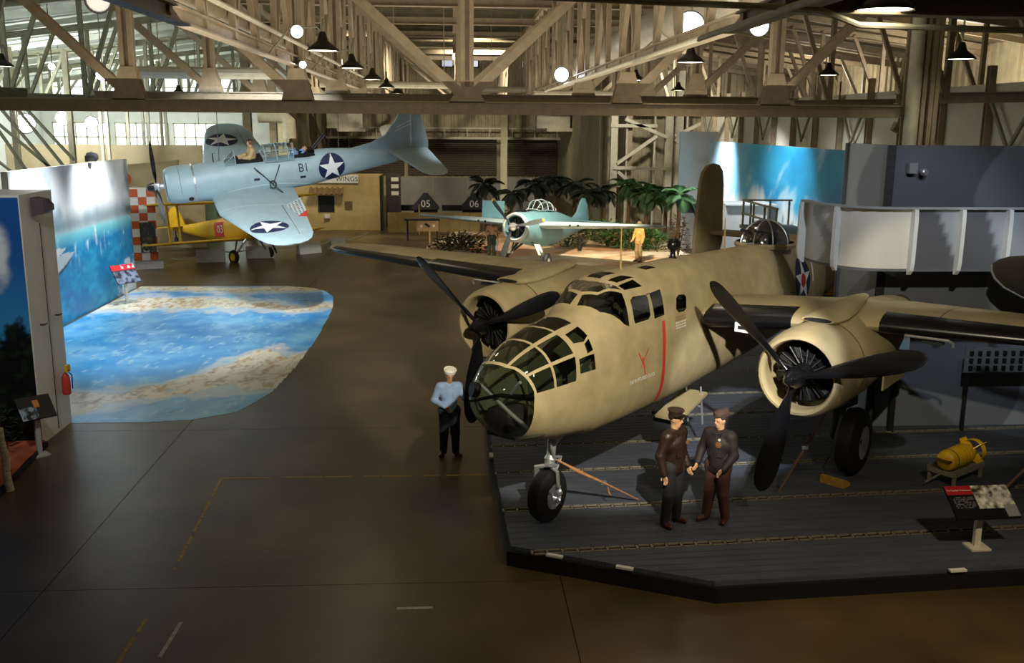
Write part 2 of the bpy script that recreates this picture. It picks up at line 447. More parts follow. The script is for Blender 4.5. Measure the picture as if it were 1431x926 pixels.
# daylight windows of the left aisle end wall: frame bars and panes
M_day=mat('daylight_pane',(.86,1.0,.97),.2,0,0,emit=1.5)
for (x0,x1,z0,z1) in ((-26.2,-22.6,3.4,6.1),(-22.2,-18.8,3.4,6.1),(-18.4,-14.9,3.4,6.1),(-26.2,-20.4,7.2,9.0),(-20.0,-14.2,7.2,9.0)):
    w=empty('window_1',((x0+x1)/2,66.85,z0),kind='structure')
    cx=(x0+x1)/2
    nx=5; nz=3
    for i in range(nx):
        for j in range(nz):
            a=x0+(x1-x0)*i/nx;b=x0+(x1-x0)*(i+1)/nx;c=z0+(z1-z0)*j/nz;d=z0+(z1-z0)*(j+1)/nz
            MB().box(((a+b)/2-cx,0,(c+d)/2-z0),(b-a-.08,.02,d-c-.08)).build('window_pane',M_day,w,ang=0)
    fr=MB()
    for i in range(nx+1): fr.box((x0+(x1-x0)*i/nx-cx,-.02,(z1-z0)/2),(.08,.08,z1-z0+.08))
    for j in range(nz+1): fr.box((0,-.02,(z1-z0)*j/nz),(x1-x0+.08,.08,.08))
    fr.build('window_frame',M_steel_pale,w,ang=0)
# strip windows high in the end wall of the nave
M_strip=mat('strip_pane',(.75,.8,1.0),.2,0,0,emit=.55)
w=empty('window_2',(.8,86.8,11.2),kind='structure')
for i in range(6):
    MB().box((-5.6+i*2.2,0,.1),(.9,.04,.5)).build('window_pane',M_strip,w,ang=0)
    MB().box((-5.6+i*2.2,.03,.1),(1.1,.04,.7)).build('window_frame',M_dark,w,ang=0)
# dark roll-up doors, louvred, with a rail above
M_louv=mat('dark_louvre','#655b4d',.6,0,.2,4)
for n,(a,b) in enumerate(((-10.5,-4.2),(-3.8,3.9),(4.6,9.2))):
    d=empty('door_%d'%(n+1),((a+b)/2,86.6,1.9),kind='structure')
    for k in range(16):
        MB().box((0,0,k*.19),(b-a,.1,.13),R=Matrix.Rotation(.5,3,'X')).build('slat',M_louv,d,ang=0)
    MB().box((0,.12,1.5),(b-a,.05,3.2)).build('backing',M_dark,d,ang=0)
gr=empty('gallery_rail',(0,85.6,5.0),kind='structure')
MB().beam((-10.8,0,0),(9.4,0,0),.12,.2).build('rail_beam',M_steel_pale,gr,ang=0)
MB().beam((-10.8,0,.85),(9.4,0,.85),.1,.1).build('rail_bar',M_steel_pale,gr,ang=0)
for k in range(11): MB().beam((-10.4+k*1.95,0,0),(-10.4+k*1.95,0,.85),.08,.08,(0,1,0)).build('rail_post',M_steel_pale,gr,ang=0)
# ------------------------------------------------------------------ roof trusses
PX=[-10.85,-7.25,-3.5,.35,4.05,7.55,10.95]
def make_truss(y,zb,zt):
    t=empty('roof_truss',(0,y,zb),kind='structure'); h=zt-zb
    MB().ibeam((-10.7,0,0),(10.7,0,0),.3,.29,.03).build('bottom_chord',M_steel,t,ang=0)
    MB().ibeam((-10.7,0,h),(10.7,0,h),.3,.3,.03).build('top_chord',M_steel,t,ang=0)
    for i,x in enumerate(PX[1:-1]):
        m=MB()
        m.beam((x-.1,0,.1),(x-.1,0,h-.1),.1,.24,(0,1,0)); m.beam((x+.1,0,.1),(x+.1,0,h-.1),.1,.24,(0,1,0)); m.beam((x,.04,.1),(x,.04,h-.1),.3,.03,(0,1,0))
        m.build('web_post',M_steel,t,ang=0)
        g=MB()
        w,hh=(.42,.36) if i==2 else (.36,.72)
        for yy in (-.15,.13): g.prism([(x-w,.12),(x+w,.12),(x+w*.45,.12+hh),(x-w*.45,.12+hh)],'y',yy,yy+.025)
        for a in range(7):
            for b in range(2): g.box((x-w*.75+a*w*.25,-.155,.2+b*.12),(.035,.02,.035))
        g.build('gusset_plate',M_steel,t,ang=0)
        g=MB()
        for yy in (-.15,.13): g.prism([(x-.3,h-.12),(x-.3,h-.5),(x+.3,h-.5),(x+.3,h-.12)],'y',yy,yy+.025)
        g.build('gusset_plate',M_steel,t,ang=0)
    for a,b in ((3,2),(2,1),(1,0),(3,4),(4,5),(5,6)):
        MB().ibeam((PX[a],.0,.2),(PX[b],.0,h-.2),.2,.22,.025,(0,1,0)).build('diagonal',M_steel,t,ang=0)
    return t
t0=make_truss(23.0,6.62,10.45)
t1=make_truss(30.6,7.0,10.6)
for k in range(2,8):
    c=copy_tree(t1); c.location.y=23+7.6*k; c.location.z=7.0+.08*(k-1)
# columns carrying the trusses
def column(x,y,ztop,w=.42):
    c=empty('column',(x,y,0),kind='structure')
    m=MB(); m.ibeam((0,0,0),(0,0,ztop),w,w,.04,(0,1,0)); m.build('shaft',M_steel,c,ang=0)
    MB().box((0,0,.03),(w+.25,w+.25,.06)).build('base_plate',M_steel,c,ang=0)
    return c
for k in range(7):
    y=23+7.6*k
    for x in (-10.85,10.95):
        if k==0 or (k>=4 and x<0) or k>=5: column(x,y,11.0)
# big column beside the ship mock-up: round conduit and cable trays running up it
c=empty('column',(10.72,22.6,0),kind='structure')
MB().tube([(0,0,0),(0,0,10.5)],.16,14).build('round_pipe',M_steel_pale,c)
for k,dx in enumerate((.24,.42,.54)): MB().box((dx,.02,5.2),(.1,.12,10.4)).build('cable_tray',M_steel,c,ang=0)
# aisle trusses and haunch braces outside the columns
def aisle_truss(s,y,m,brace=False):
    t=empty('aisle_truss',(s*10.95,y,0),kind='structure')
    MB().ibeam((0,0,6.95),(s*15,0,7.3),.24,.26,.03).build('bottom_chord',m,t,ang=0)
    MB().ibeam((0,0,10.4),(s*15,0,8.6),.24,.26,.03).build('top_chord',m,t,ang=0)
    n=6
    for i in range(n):
        x=s*15*(i+.5)/n; z0=6.95+.35*(i+.5)/n; z1=10.4-1.8*(i+.5)/n
        MB().beam((x,0,z0),(x,0,z1),.14,.14,(0,1,0)).build('web_post',m,t,ang=0)
        xa=s*15*i/n
        if i<n: MB().beam((x,0,z0),(xa,0,10.4-1.8*i/n),.13,.13,(0,1,0)).build('diagonal',m,t,ang=0)
    if brace: MB().beam((0,0,6.3),(s*2.9,0,4.9),.22,.2,(0,1,0)).build('haunch_brace',m,t,ang=0)
    return t
aisle_truss(1,24.0,M_steel,True)
a=aisle_truss(1,31.6,M_steel)
for k in range(2,6):
    c=copy_tree(a); c.location.y=24+7.6*k
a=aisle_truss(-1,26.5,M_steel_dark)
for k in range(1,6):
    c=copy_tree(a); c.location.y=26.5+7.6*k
# longitudinal lattice girders at third points
def girder(x,m):
    g=empty('lattice_girder',(x,0,0),kind='structure')
    MB().ibeam((0,8,7.62),(0,82,7.62),.2,.22,.03).build('bottom_chord',m,g,ang=0)
    MB().ibeam((0,8,10.9),(0,82,10.9),.2,.2,.03).build('top_chord',m,g,ang=0)
    for k in range(38):
        y=11+k*1.9
        MB().beam((0,y,7.6),(0,y,10.9),.11,.11,(1,0,0)).build('web_post',m,g,ang=0)
        MB().beam((0,y,7.6),(.0,y+(1.9 if k%2 else -1.9),10.9),.1,.1,(1,0,0)).build('diagonal',m,g,ang=0)
    return g
girder(-3.55,M_steel); girder(3.8,M_steel)
# transverse edge beam near the balcony, right
t=empty('edge_beam',(0,10.8,0),kind='structure')
MB().ibeam((3.6,0,7.62),(18,0,7.55),.26,.3,.03).build('beam',M_steel,t,ang=0)
MB().ibeam((6.6,.3,7.5),(18,.3,7.42),.2,.16,.03).build('beam',M_steel,t,ang=0)
# ------------------------------------------------------------------ lattice columns at the right hand end wall
lc=empty('lattice_pier',(0,60.5,0),kind='structure')
def px2x(u,y): return (u-632)/1354.*y
for u in (855,932,946): MB().ibeam((px2x(u,60.5),0,0),(px2x(u,60.5),0,9.5),.42,.4,.05,(0,1,0)).build('shaft',M_steel_pale,lc,ang=0)
for u in (873,957,912): MB().tube([(px2x(u,60.5),0,0),(px2x(u,60.5),0,8)],.07,8).build('conduit',M_steel_pale,lc)
for (u0,z0,u1,z1) in ((860,3.9,915,5.6),(870,6.6,930,5.5),(862,3.4,925,1.1),(855,3.65,932,3.6),(940,5.6,1000,6.9),(940,5.4,960,4.8),(850,6.2,915,6.2),(850,2.6,915,2.6)):
    MB().beam((px2x(u0,60.3),-.2,z0),(px2x(u1,60.3),-.2,z1),.2,.24,(0,1,0)).build('brace',M_steel_pale,lc,ang=0)
# free-standing pale column in the nave
c=empty('column',(px2x(703,64),64,0),kind='structure')
MB().ibeam((0,0,0),(0,0,8),.42,.4,.06,(0,1,0)).build('shaft',mat('cream_paint','#d8cda6',.5,0,.06,4),c,ang=0)
c=empty('column',(px2x(403,64),64,0),kind='structure')
MB().ibeam((0,0,0),(0,0,8),.5,.4,.06,(0,1,0)).build('shaft',MATS['cream_paint'],c,ang=0)
# white posts and stair stringers in the bright left aisle
for u,y in ((52,44),(124,46),(164,48),(172,48),(199,50),(219,52),(226,52),(243,53),(249,53)):
    c=empty('column',(px2x(u,y),y,0),kind='structure')
    MB().ibeam((0,0,0),(0,0,9.3),.24 if u in(52,124) else .13,.24 if u in (52,124) else .13,.03,(0,1,0)).build('shaft',M_steel_pale,c,ang=0)
sb=empty('stair_brace',(0,40,0),kind='structure')
def pxz(v,y): return 6.283+(172-v)/1354.*y
for (u0,v0,u1,v1) in ((8,148,62,240),(8,120,100,245),(12,160,118,258),(62,150,125,225),(8,212,42,240),(24,112,110,232)):
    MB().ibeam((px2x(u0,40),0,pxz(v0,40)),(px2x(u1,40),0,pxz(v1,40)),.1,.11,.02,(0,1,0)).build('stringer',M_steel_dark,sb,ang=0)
# white-panelled right wall with posts and knee braces behind the blue mural
wm=MB().box((15.6,42,3.75),(.2,38,7.5)).build('wall_right_inner',mat('cream_wall_panel','#d8d2bf',.6,0,.05,1.5),kind='structure',ang=0)
for k in range(14):
    y=25+k*2.7
    MB().ibeam((15.38,y,0),(15.38,y,8.0),.2,.2,.03,(0,1,0)).build('wall_post',M_steel,wm,ang=0)
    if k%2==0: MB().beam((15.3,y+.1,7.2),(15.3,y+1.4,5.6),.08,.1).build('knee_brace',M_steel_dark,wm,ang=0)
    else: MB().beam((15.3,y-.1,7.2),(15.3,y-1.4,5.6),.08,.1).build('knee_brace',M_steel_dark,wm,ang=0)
# ------------------------------------------------------------------ ducts, pipes, hung boxes
def pipe(name,pts,r,m,label,cat,n=12,bands=0,hang=0,hz=12.0):
    e=empty(name,pts[0],label=label,cat=cat); b=Vector(pts[0])
    MB().tube([Vector(p)-b for p in pts],r,n).build('pipe_run',m,e)
    p,q=Vector(pts[0])-b,Vector(pts[1])-b
    if hang:
        for k in range(hang):
            t=p.lerp(q,(k+.5)/hang); MB().tube([t,(t.x,t.y,hz-b.z)],.02,5).build('hanger_rod',M_steel,e)
    for k in range(bands):
        t=p.lerp(q,(k+.5)/bands); d=(q-p).normalized()
        MB().tube([t-d*.04,t+d*.04],r*1.08,n).build('band',m,e)
    return e
pipe('sprinkler_main',[(-3.75,7,8.02),(-3.75,60,8.02)],.13,M_steel,'tan round pipe running overhead along the left roof girder','pipe',12,14)
pipe('conduit_run',[(-3.35,7,7.95),(-3.35,60,7.95)],.045,M_steel_pale,'thin pale conduit beside the tan pipe on the left girder','conduit',8,12)
pipe('air_duct',[(4.9,16,8.55),(5.1,52,8.55)],.42,mat('duct_wrap','#b9b2a0',.45,0,.08,3),'fat pale round duct above the right roof girder','duct',20,9)
pipe('conduit_run',[(.15,10.2,7.55),(3.9,10.6,7.5),(4.4,10.7,7.35),(8.0,10.8,7.3)],.035,M_steel_pale,'pale thin conduit crossing the top edge of the view','conduit',8)
pipe('conduit_run',[(3.45,8,7.46),(3.45,50,7.46)],.04,M_steel_pale,'pale conduit under the right roof girder','conduit',8,10)
def hung_box(u,v0,v1,w,y,label):
    x=px2x(u,y);z0,z1=pxz(v1,y),pxz(v0,y)
    e=empty('hanging_air_unit',(x,y,z0),label=label,cat='air unit',group=None)
    MB().box((0,0,(z1-z0)/2),(w,1.0,z1-z0)).build('casing',M_steel_pale,e,ang=0)
    MB().box((w*.2,-.1,-.12),(w*.8,1.2,.25)).build('drip_tray',M_steel_pale,e,ang=0)
    for s in (-1,1): MB().beam((s*w*.4,0,z1-z0),(s*w*.4,0,12.0-z0),.05,.05,(0,1,0)).build('hanger_rod',M_steel,e,ang=0)
hung_box(487,153,180,2.6,76,'cream air unit hung at the far end above the blue dive bomber tail')
hung_box(770,156,178,2.6,78,'cream air unit hung at the far end right of the pale nave column')
hung_box(345,158,176,2.6,70,'cream air unit hung beyond the upright wing of the dive bomber')
e=pipe('elbow_duct',[(px2x(372,60),60,6.6),(px2x(405,60),60,6.6),(px2x(412,60),60,6.3),(px2x(412,60),60,5.3)],.4,M_steel_pale,'pale round elbow duct bending down beside the far cream column','duct',16,0,2)
pipe('strip_tube',[(px2x(455,40),40,7.75),(px2x(655,40),40,7.75)],.14,M_steel_pale,'long cream horizontal tube behind the first roof truss, left of centre','tube',10,0,3)
pipe('strip_tube',[(px2x(665,52),52,8.0),(px2x(745,52),52,8.0)],.16,M_steel_pale,'short cream horizontal tube deeper in the roof, right of centre','tube',10,0,2)
pipe('strip_tube',[(px2x(745,37),37,7.38),(px2x(872,37),37,7.38)],.13,M_steel_pale,'bright cream horizontal tube just above the truss chord on the right','tube',10)
pipe('strip_tube',[(px2x(215,34),34,7.85),(px2x(398,34),34,7.85)],.2,M_steel_pale,'wide cream horizontal trunking above the dive bomber','tube',10,0,3)
# ------------------------------------------------------------------ lamps
M_shade=mat('dark_enamel','#191714',.35,0,.1,8); M_bulb=mat('lamp_glow',(1,.9,.66),.4,0,0,emit=9.); M_flood=mat('flood_glow',(.93,.95,1),.4,0,0,emit=26.)
M_refl=mat('white_enamel','#e9e2cf',.4,0,0)
PL={}
def pendant(x,y,z,label,power=60):
    z=z-.02
    if -3<x<-2: at=(-3.5,y,7.55)
    elif 3<x<6.5: at=((3.75 if y>11 else x),(y if y>11 else 10.8),7.55)
    elif abs(x)<11.3: at=(x,y,11.95)
    else: at=(x,y,10.95-.14*(abs(x)-11.2))
    if not PL:
        e=empty('pendant_lamp',(x,y,z),label=label,cat='lamp')
        MB().lathe([(.31,0),(.30,.035),(.2,.12),(.11,.19),(.075,.3),(.05,.36)],n=24,caps=False).build('lamp_shade',M_shade,e)
        MB().lathe([(.3,.01),(.27,.03),(.15,.1)],n=24,caps=False).build('reflector',M_refl,e)
        MB().lathe([(.0,.015),(.27,.015),(.27,.03),(.0,.03)],n=20,caps=False).build('diffuser',M_bulb,e)
        MB().tube([(0,0,.34),(0,.03,.5),(0,.12,.6),(0,.22,.58),(0,.26,.4),(0,.26,.1)],.02,6).build('gooseneck',M_steel_dark,e)
        PL['p']=e
    else:
        e=copy_tree(PL['p']); e.location=(x,y,z); e['label']=label
    h=Vector(at)-Vector((x,y,z))
    for ch in list(e.children):
        if ch.name.startswith('hanger'): bpy.data.objects.remove(ch)
    MB().tube([(0,0,.33),(h.x*.1,h.y*.1,max(.45,h.z*.5)),(h.x*.6,h.y*.6,max(.42,h.z*.8)),h],.022,6).build('hanger_arm',M_steel_dark,e)
    l=bpy.data.lights.new('lamp_light','SPOT'); l.energy=power*.4; l.color=(1,.84,.58); l.spot_size=math.radians(150); l.spot_blend=.6; l.shadow_soft_size=.2
    o=bpy.data.objects.new('lamp_light',l); COL.objects.link(o); o.location=(x,y,z-.05)
    return e
pendant(-2.47,19.53,7.63,'largest pendant lamp of the left row, nearest of them',110)
pendant(-2.51,25.44,7.62,'second pendant lamp from the front in the left row',110)
pendant(-2.48,31.5,7.6,'third pendant lamp from the front in the left row',110)
pendant(-2.5,38.5,7.6,'fourth pendant lamp from the front in the left row',110)
pendant(-2.5,46,7.6,'fifth pendant lamp in the left row, over the far floor',110)
pendant(4.58,10.5,7.5,'very large near pendant lamp at the top edge on the right',45)
pendant(5.17,21.53,7.62,'pendant lamp below the bright round flood light on the right girder',110)
pendant(6.2,33.5,7.75,'pendant lamp beside the fat pale duct behind the truss',100)
pendant(4.6,45,7.9,'small far pendant lamp over the fighter on the sand',100)
pendant(10.93,20.99,7.72,'pendant lamp right of the thick column on a bent arm',90)
pendant(11.1,28.95,7.76,'pendant lamp left of the thick column on a bent arm',90)
pendant(9.62,41.98,7.72,'small pendant lamp over the blue wall mural',90)
pendant(-12.6,29.0,7.75,'pendant lamp in the bright left aisle with glowing yellow rim',60)
pendant(-10.2,38,7.25,'small pendant lamp over the upright wing of the dive bomber',90)
FL={}
def flood(x,y,z,tx,ty,tz,label,r=.13,power=0,glow=None):
    d=Vector((tx-x,ty-y,tz-z)).normalized(); q=d.to_track_quat('-Z','Y')
    e=empty('flood_light',(x,y,z),label=label,cat='light'); e.rotation_euler=q.to_euler()
    MB().lathe([(r*.55,.34),(r*.95,.28),(r*1.12,.1),(r*1.2,0),(r*1.1,0),(r*.98,.06)],n=18,caps=False).build('can',M_shade,e)
    MB().lathe([(0,.02),(r*.7,.015),(r*1.0,.03),(r*1.0,.05),(0,.05)],n=18,caps=False).build('lens',glow or M_flood,e)
    zr=11.85 if abs(x)<11.2 else 10.85-.145*(abs(x)-11.2)
    st=MB().tube([d*-.45,(d.x*-.45,d.y*-.45,zr-z)],.018,6).build('stem',M_steel_dark,e); st.matrix_local=q.to_matrix().to_4x4().inverted()
    MB().tube([(r*1.25,0,.15),(r*1.25,0,.45),(-r*1.25,0,.45),(-r*1.25,0,.15)],.015,6).build('yoke',M_steel_dark,e)
    return e
M_flood_dim=mat('flood_glow_soft',(.9,.92,1),.4,0,0,emit=9.)
flood(4.05,17.0,7.92,1.0,6.0,5.5,'blazing round flood light on the right roof girder',.22)
flood(5.4,17.5,7.98,2.0,8,5.0,'bright flood light right of the blazing one on the girder',.15)
flood(3.35,30.5,7.75,.5,8,5.8,'bright flood light where the right girder recedes, above a white tube',.2)
flood(-2.75,18.2,7.85,-.4,6,6.2,'bright flood light above the nearest left pendant lamp',.1)
flood(-3.3,22.5,7.52,-1,6,5.6,'small flood light under the left girder pipe',.07)
flood(-4.75,14.0,7.86,-2.0,4,6.4,'white round spotlight can lens at the top left girder end',.15,0,mat('dim_lens','#d8d8d4',.3,0,0,emit=.5))
flood(-11.6,34.0,7.75,-3,4,5.6,'bright flood light beside the left truss gusset',.17)
flood(-13.2,34.0,8.0,-3,4,5.6,'small flood light left of the bright gusset one',.1)
flood(-20.5,49.0,6.1,-6,8,5.6,'widest of three floods glaring in the left aisle',.42)
flood(-18.7,49.0,6.35,-6,8,5.6,'middle of three floods glaring in the left aisle',.3)
flood(-17.4,49.0,6.15,-6,8,5.6,'right hand one of three floods glaring in the left aisle',.28)
flood(4.4,34,7.65,3,8,5.5,'small bluish flood light under the right girder near the duct',.08,0,M_flood_dim)
flood(9.0,40,7.15,7,30,5,'small bluish light above the blue mural top left',.07,0,M_flood_dim)
# ------------------------------------------------------------------ the bomber
# local frame: x aft from the nose, y to port, z up (MB(True) turns y to Blender's hand)
def plane_matrix(loc,hd,pt=0.,rl=0.):
    a=Vector((sin(hd),cos(hd),0));p=Vector((a.y,-a.x,0));k=Vector((0,0,1))
    a2=a*cos(pt)-k*sin(pt);k2=k*cos(pt)+a*sin(pt)
    p3=p*cos(rl)+k2*sin(rl);k3=k2*cos(rl)-p*sin(rl)
    M=Matrix.Identity(4)
    for i in range(3): M[i][0]=a2[i];M[i][1]=-p3[i];M[i][2]=k3[i];M[i][3]=loc[i]
    return M
DECK=.2906
BOM=plane_matrix((.4991,12.8732,DECK),.7035)
bomber=empty('bomber',M=BOM,label='large olive drab twin-engined bomber with glazed nose on the dark deck',cat='airplane')
M_od=twoside('olive_drab_skin','#9b8c69','#454937',.62,.16)
M_odw=mat('olive_drab_wing','#9b8c69',.6,0,.14,2.2,.1,25)
M_blk=mat('black_boot','#0b0b0d',.28,0,.1,6)
M_blkprop=mat('black_propeller','#0e0e12',.22,0,.1,6)
M_eng=mat('engine_metal','#1d1c1c',.35,.5,.2,12)
M_alu=mat('silver_gear','#c9ccd2',.3,.75,.08,9)
M_tyre=mat('tyre_rubber','#121214',.6,0,.12,20)
M_glass=glassmat('nose_glass',(.82,.86,.78),.10)
M_red=mat('red_paint','#c2392f',.5,0,.08,9); M_wht=mat('white_paint','#e3e3e0',.5,0,.05,9); M_navy=mat('insignia_blue','#1c2647',.5,0,.08,9)
M_green=mat('cockpit_green','#33392a',.6,0,.15,7); M_greydk=mat('dark_grey_gear','#26282b',.5,.2,.15,9)
FK=dict(x=[-0.25,-0.22,-0.09,0,0.5,1.2,1.75,2.0,2.15,2.3,2.5,2.8,4,5,7,8.7,11,13.2,15.6],
zt=[2.25,2.42,2.56,2.65,2.94,3.12,3.2,3.26,3.37,3.48,3.615,3.69,3.69,3.69,3.63,3.6,3.5,3.3,2.95],
zb=[2.17,2.06,1.95,1.85,1.55,1.41,1.34,1.3,1.295,1.29,1.285,1.28,1.29,1.32,1.43,1.54,1.75,2.1,2.5],
zm=[2.21,2.24,2.25,2.25,2.24,2.2,2.2,2.2,2.2,2.2,2.2,2.2,2.2,2.22,2.3,2.4,2.5,2.65,2.72],
w=[0.03,0.14,0.28,0.36,0.58,0.68,0.7,0.7,0.7,0.7,0.7,0.7,0.71,0.71,0.7,0.69,0.6,0.45,0.2],
nu=[2,2,2,2,2.05,2.15,2.25,2.35,2.45,2.55,2.6,2.6,2.55,2.4,2.3,2.3,2.2,2.1,2],
nl=[2,2,2,2,2.1,2.4,2.6,2.8,2.8,2.8,2.8,2.8,2.8,2.8,2.8,2.7,2.5,2.2,2])
FX=[-.249,-.245,-.235,-.22,-.19,-.15,-.1,-.04,.03,.1,.18,.26,.34,.42,.5,.6,.7,.8,.9,1,1.1,1.2,1.3,1.4,1.5,1.6,1.7,1.8,1.9]+[2+.07*i for i in range(13)]+[2.95+.2*i for i in range(12)]+[5.4+.4*i for i in range(26)]+[15.6]
_fc={}
def fpar(x):
    x=round(x,5)
    if x not in _fc: _fc[x]={k:pchip(FK['x'],FK[k],x) for k in FK if k!='x'}
    return _fc[x]
def fcen(x):
    z=fpar(x)['zm']
    if x<5: return 2.24 if x>0 else 2.21+.03*(x+.25)/.25
    if x<8: return 2.24+(z-2.24)*(x-5)/3
    return z
def fpoint(x,deg,off=0.):
    P=fpar(x);zc=fcen(x);c,s=cos(math.radians(deg)),sin(math.radians(deg))
    def ins(r):
        y,z=r*c,zc+r*s;up=z>=P['zm'];n=P['nu'] if up else P['nl'];rr=(P['zt']-P['zm']) if up else (P['zm']-P['zb'])
        return abs(y/P['w'])**n+abs((z-P['zm'])/max(rr,1e-4))**n<1
    lo,hi=0,2.2
    for _ in range(22):
        m=(lo+hi)/2
        if ins(m): lo=m
        else: hi=m
    return (x,(lo+off)*c,zc+(lo+off)*s)
def fside(x,z,off=.006):
    P=fpar(x);up=z>=P['zm'];n=P['nu'] if up else P['nl'];rr=(P['zt']-P['zm']) if up else (P['zm']-P['zb'])
    return (x,P['w']*max(1-abs((z-P['zm'])/rr)**n,1e-3)**(1/n)+off,z)
r1=lambda d:np.interp(abs(90-d),[0,19,31,54,73,94,144,180],[.12,.14,.20,.28,.33,.32,.36,.36])
r2=lambda d:np.interp(abs(90-d),[0,18,35,55,77],[.64,.66,.70,.71,.69])
r3=lambda d:np.interp(abs(90-d),[0,13,31,50,78],[1.10,1.13,1.20,1.24,1.15])
PANES=[] # (name,[polygons (x,deg)])
bowl=[];D=[-90,-54,-30,-4,17,36,59,71,90,109,121,144,163,184,210,234,270]
for a,b in zip(D[:-1],D[1:]): bowl.append([(-.3,a),(r1(a),a),(r1(b),b),(-.3,b)])
PANES.append(('nose_bowl',bowl))
def both(name,poly):
    PANES.append((name,[poly])); PANES.append((name,[[(x,180-d) for x,d in poly]]))
def cell(fa,fb,d0,d1,ga=.045,n=3):
    ds=np.linspace(d0,d1,n)
    return [[(fa(p)+ga,p),(fb(p),p),(fb(q),q),(fa(q)+ga,q)] for p,q in zip(ds[:-1],ds[1:])]
for (d0,d1) in ((13.5,40),(44,68.5)):
    for f,g in ((r1,r2),(r2,r3)):
        PANES.append(('nose_pane',cell(f,g,d0,d1))); PANES.append(('nose_pane',cell(f,g,180-d1,180-d0)))
for f,g in ((r1,r2),(r2,r3),(r3,lambda d:1.6)): PANES.append(('nose_pane',cell(f,g,73,107)))
both('side_pane',[(1.29,64.5),(1.64,67),(1.69,55),(1.55,51),(1.33,53)])
both('side_pane',[(1.54,48.5),(1.68,52),(1.68,40),(1.53,38.5)])
both('side_pane',[(1.27,20),(1.65,19),(1.68,37),(1.51,36.5),(1.31,37)])
def both2(name,polys):
    PANES.append((name,polys)); PANES.append((name,[[(x,180-d) for x,d in p] for p in polys]))
both2('windscreen_pane',[[(2.235,88),(2.31,77.5),(2.15,67),(2.06,86.5)],[(2.31,77.5),(2.69,68.5),(2.65,47.5),(2.52,50.2),(2.15,67)]])
both2('eyebrow_pane',[[(2.285,90),(2.35,78.5),(2.52,83),(2.49,90)],[(2.35,78.5),(2.735,70),(2.665,73.8),(2.52,83)]])
both('roof_pane',[(2.71,73.4),(3.21,75),(3.335,69.3),(2.80,69.8)])
both('roof_pane',[(2.63,79.9),(3.07,80.4),(3.29,76.6),(2.745,75.6)])
PANES.append(('roof_pane',[[(2.61,95),(3.05,95.5),(3.05,84.5),(2.61,85)]]))
both('cockpit_side_pane',[(2.83,48.2),(2.81,51),(2.835,63.2),(2.93,64.8),(3.34,64),(3.36,62),(3.325,50.5),(3.25,48.2)])
both('cockpit_side_pane',[(3.44,47.2),(3.45,64.2),(3.82,64.9),(3.77,47.8)])
both('oval_pane',[(4.19,49.5),(4.26,46.3),(4.45,45.8),(4.55,47.3),(4.62,56),(4.56,58),(4.37,58.6),(4.265,57)])
both('hatch_pane',[(3.76,86),(4.10,86),(4.2,80.5),(3.86,80.5)])
def build_bomber_skin():
    S=.02
    bm=bmesh.new(); degs=[-90+5*i for i in range(73)]
    V=[[bm.verts.new((x,d*S,0)) for d in degs] for x in FX]
    for i in range(len(FX)-1):
        for j in range(72): bm.faces.new((V[i][j],V[i+1][j],V[i+1][j+1],V[i][j+1]))
    bm.normal_update()
    polys=[]
    for pi,(nm,ps) in enumerate(PANES):
        for p in ps:
            p=[(float(a),float(b)*S) for a,b in p]
            A=sum(p[i][0]*p[(i+1)%len(p)][1]-p[(i+1)%len(p)][0]*p[i][1] for i in range(len(p)))
            if A<0: p=p[::-1]
            polys.append((pi,p))
            x0,x1=min(a for a,_ in p),max(a for a,_ in p); y0,y1=min(b for _,b in p),max(b for _,b in p)
            for i in range(len(p)):
                q0,q1=p[i],p[(i+1)%len(p)]
                d=Vector((q1[0]-q0[0],q1[1]-q0[1],0)); no=Vector((d.y,-d.x,0))
                if no.length<1e-9: continue
                fs=[f for f in bm.faces if min(v.co.x for v in f.verts)<x1+1e-4 and max(v.co.x for v in f.verts)>x0-1e-4 and min(v.co.y for v in f.verts)<y1+1e-4 and max(v.co.y for v in f.verts)>y0-1e-4]
                g=list({e for f in fs for e in f.edges})+list({v for f in fs for v in f.verts})+fs
                bmesh.ops.bisect_plane(bm,geom=g,dist=1e-5,plane_co=Vector((*q0,0)),plane_no=no.normalized())
    def inp(p,c):
        return all((p[(i+1)%len(p)][0]-p[i][0])*(c.y-p[i][1])-(p[(i+1)%len(p)][1]-p[i][1])*(c.x-p[i][0])>-1e-6 for i in range(len(p)))
    out={}
    for f in bm.faces:
        c=f.calc_center_median(); k=-1
        for pi,p in polys:
            if inp(p,c): k=pi;break
        out.setdefault(k,[]).append([(round(v.co.x,5),round(v.co.y/S,3)) for v in f.verts])
    bm.free()
    res={}
    for k,fs in out.items():
        mb=MB(True);ix={}
        for f in fs:
            ids=[]
            for v in f:
                key=(v[0],v[1] if v[1]<269.99 else -90.)
                if key not in ix:
                    ix[key]=len(mb.v); mb.v.append(fpoint(v[0],v[1]))
                ids.append(ix[key])
            ids=[a for i,a in enumerate(ids) if a!=ids[i-1]]
            if len(ids)>2: mb.f.append(tuple(ids))
        res[k]=mb
    return res
sk=build_bomber_skin()
fus=sk[-1].build('fuselage',M_od,bomber,ang=40)
for k,mb in sk.items():
    if k>=0: mb.build(PANES[k][0],M_glass,fus,ang=40)
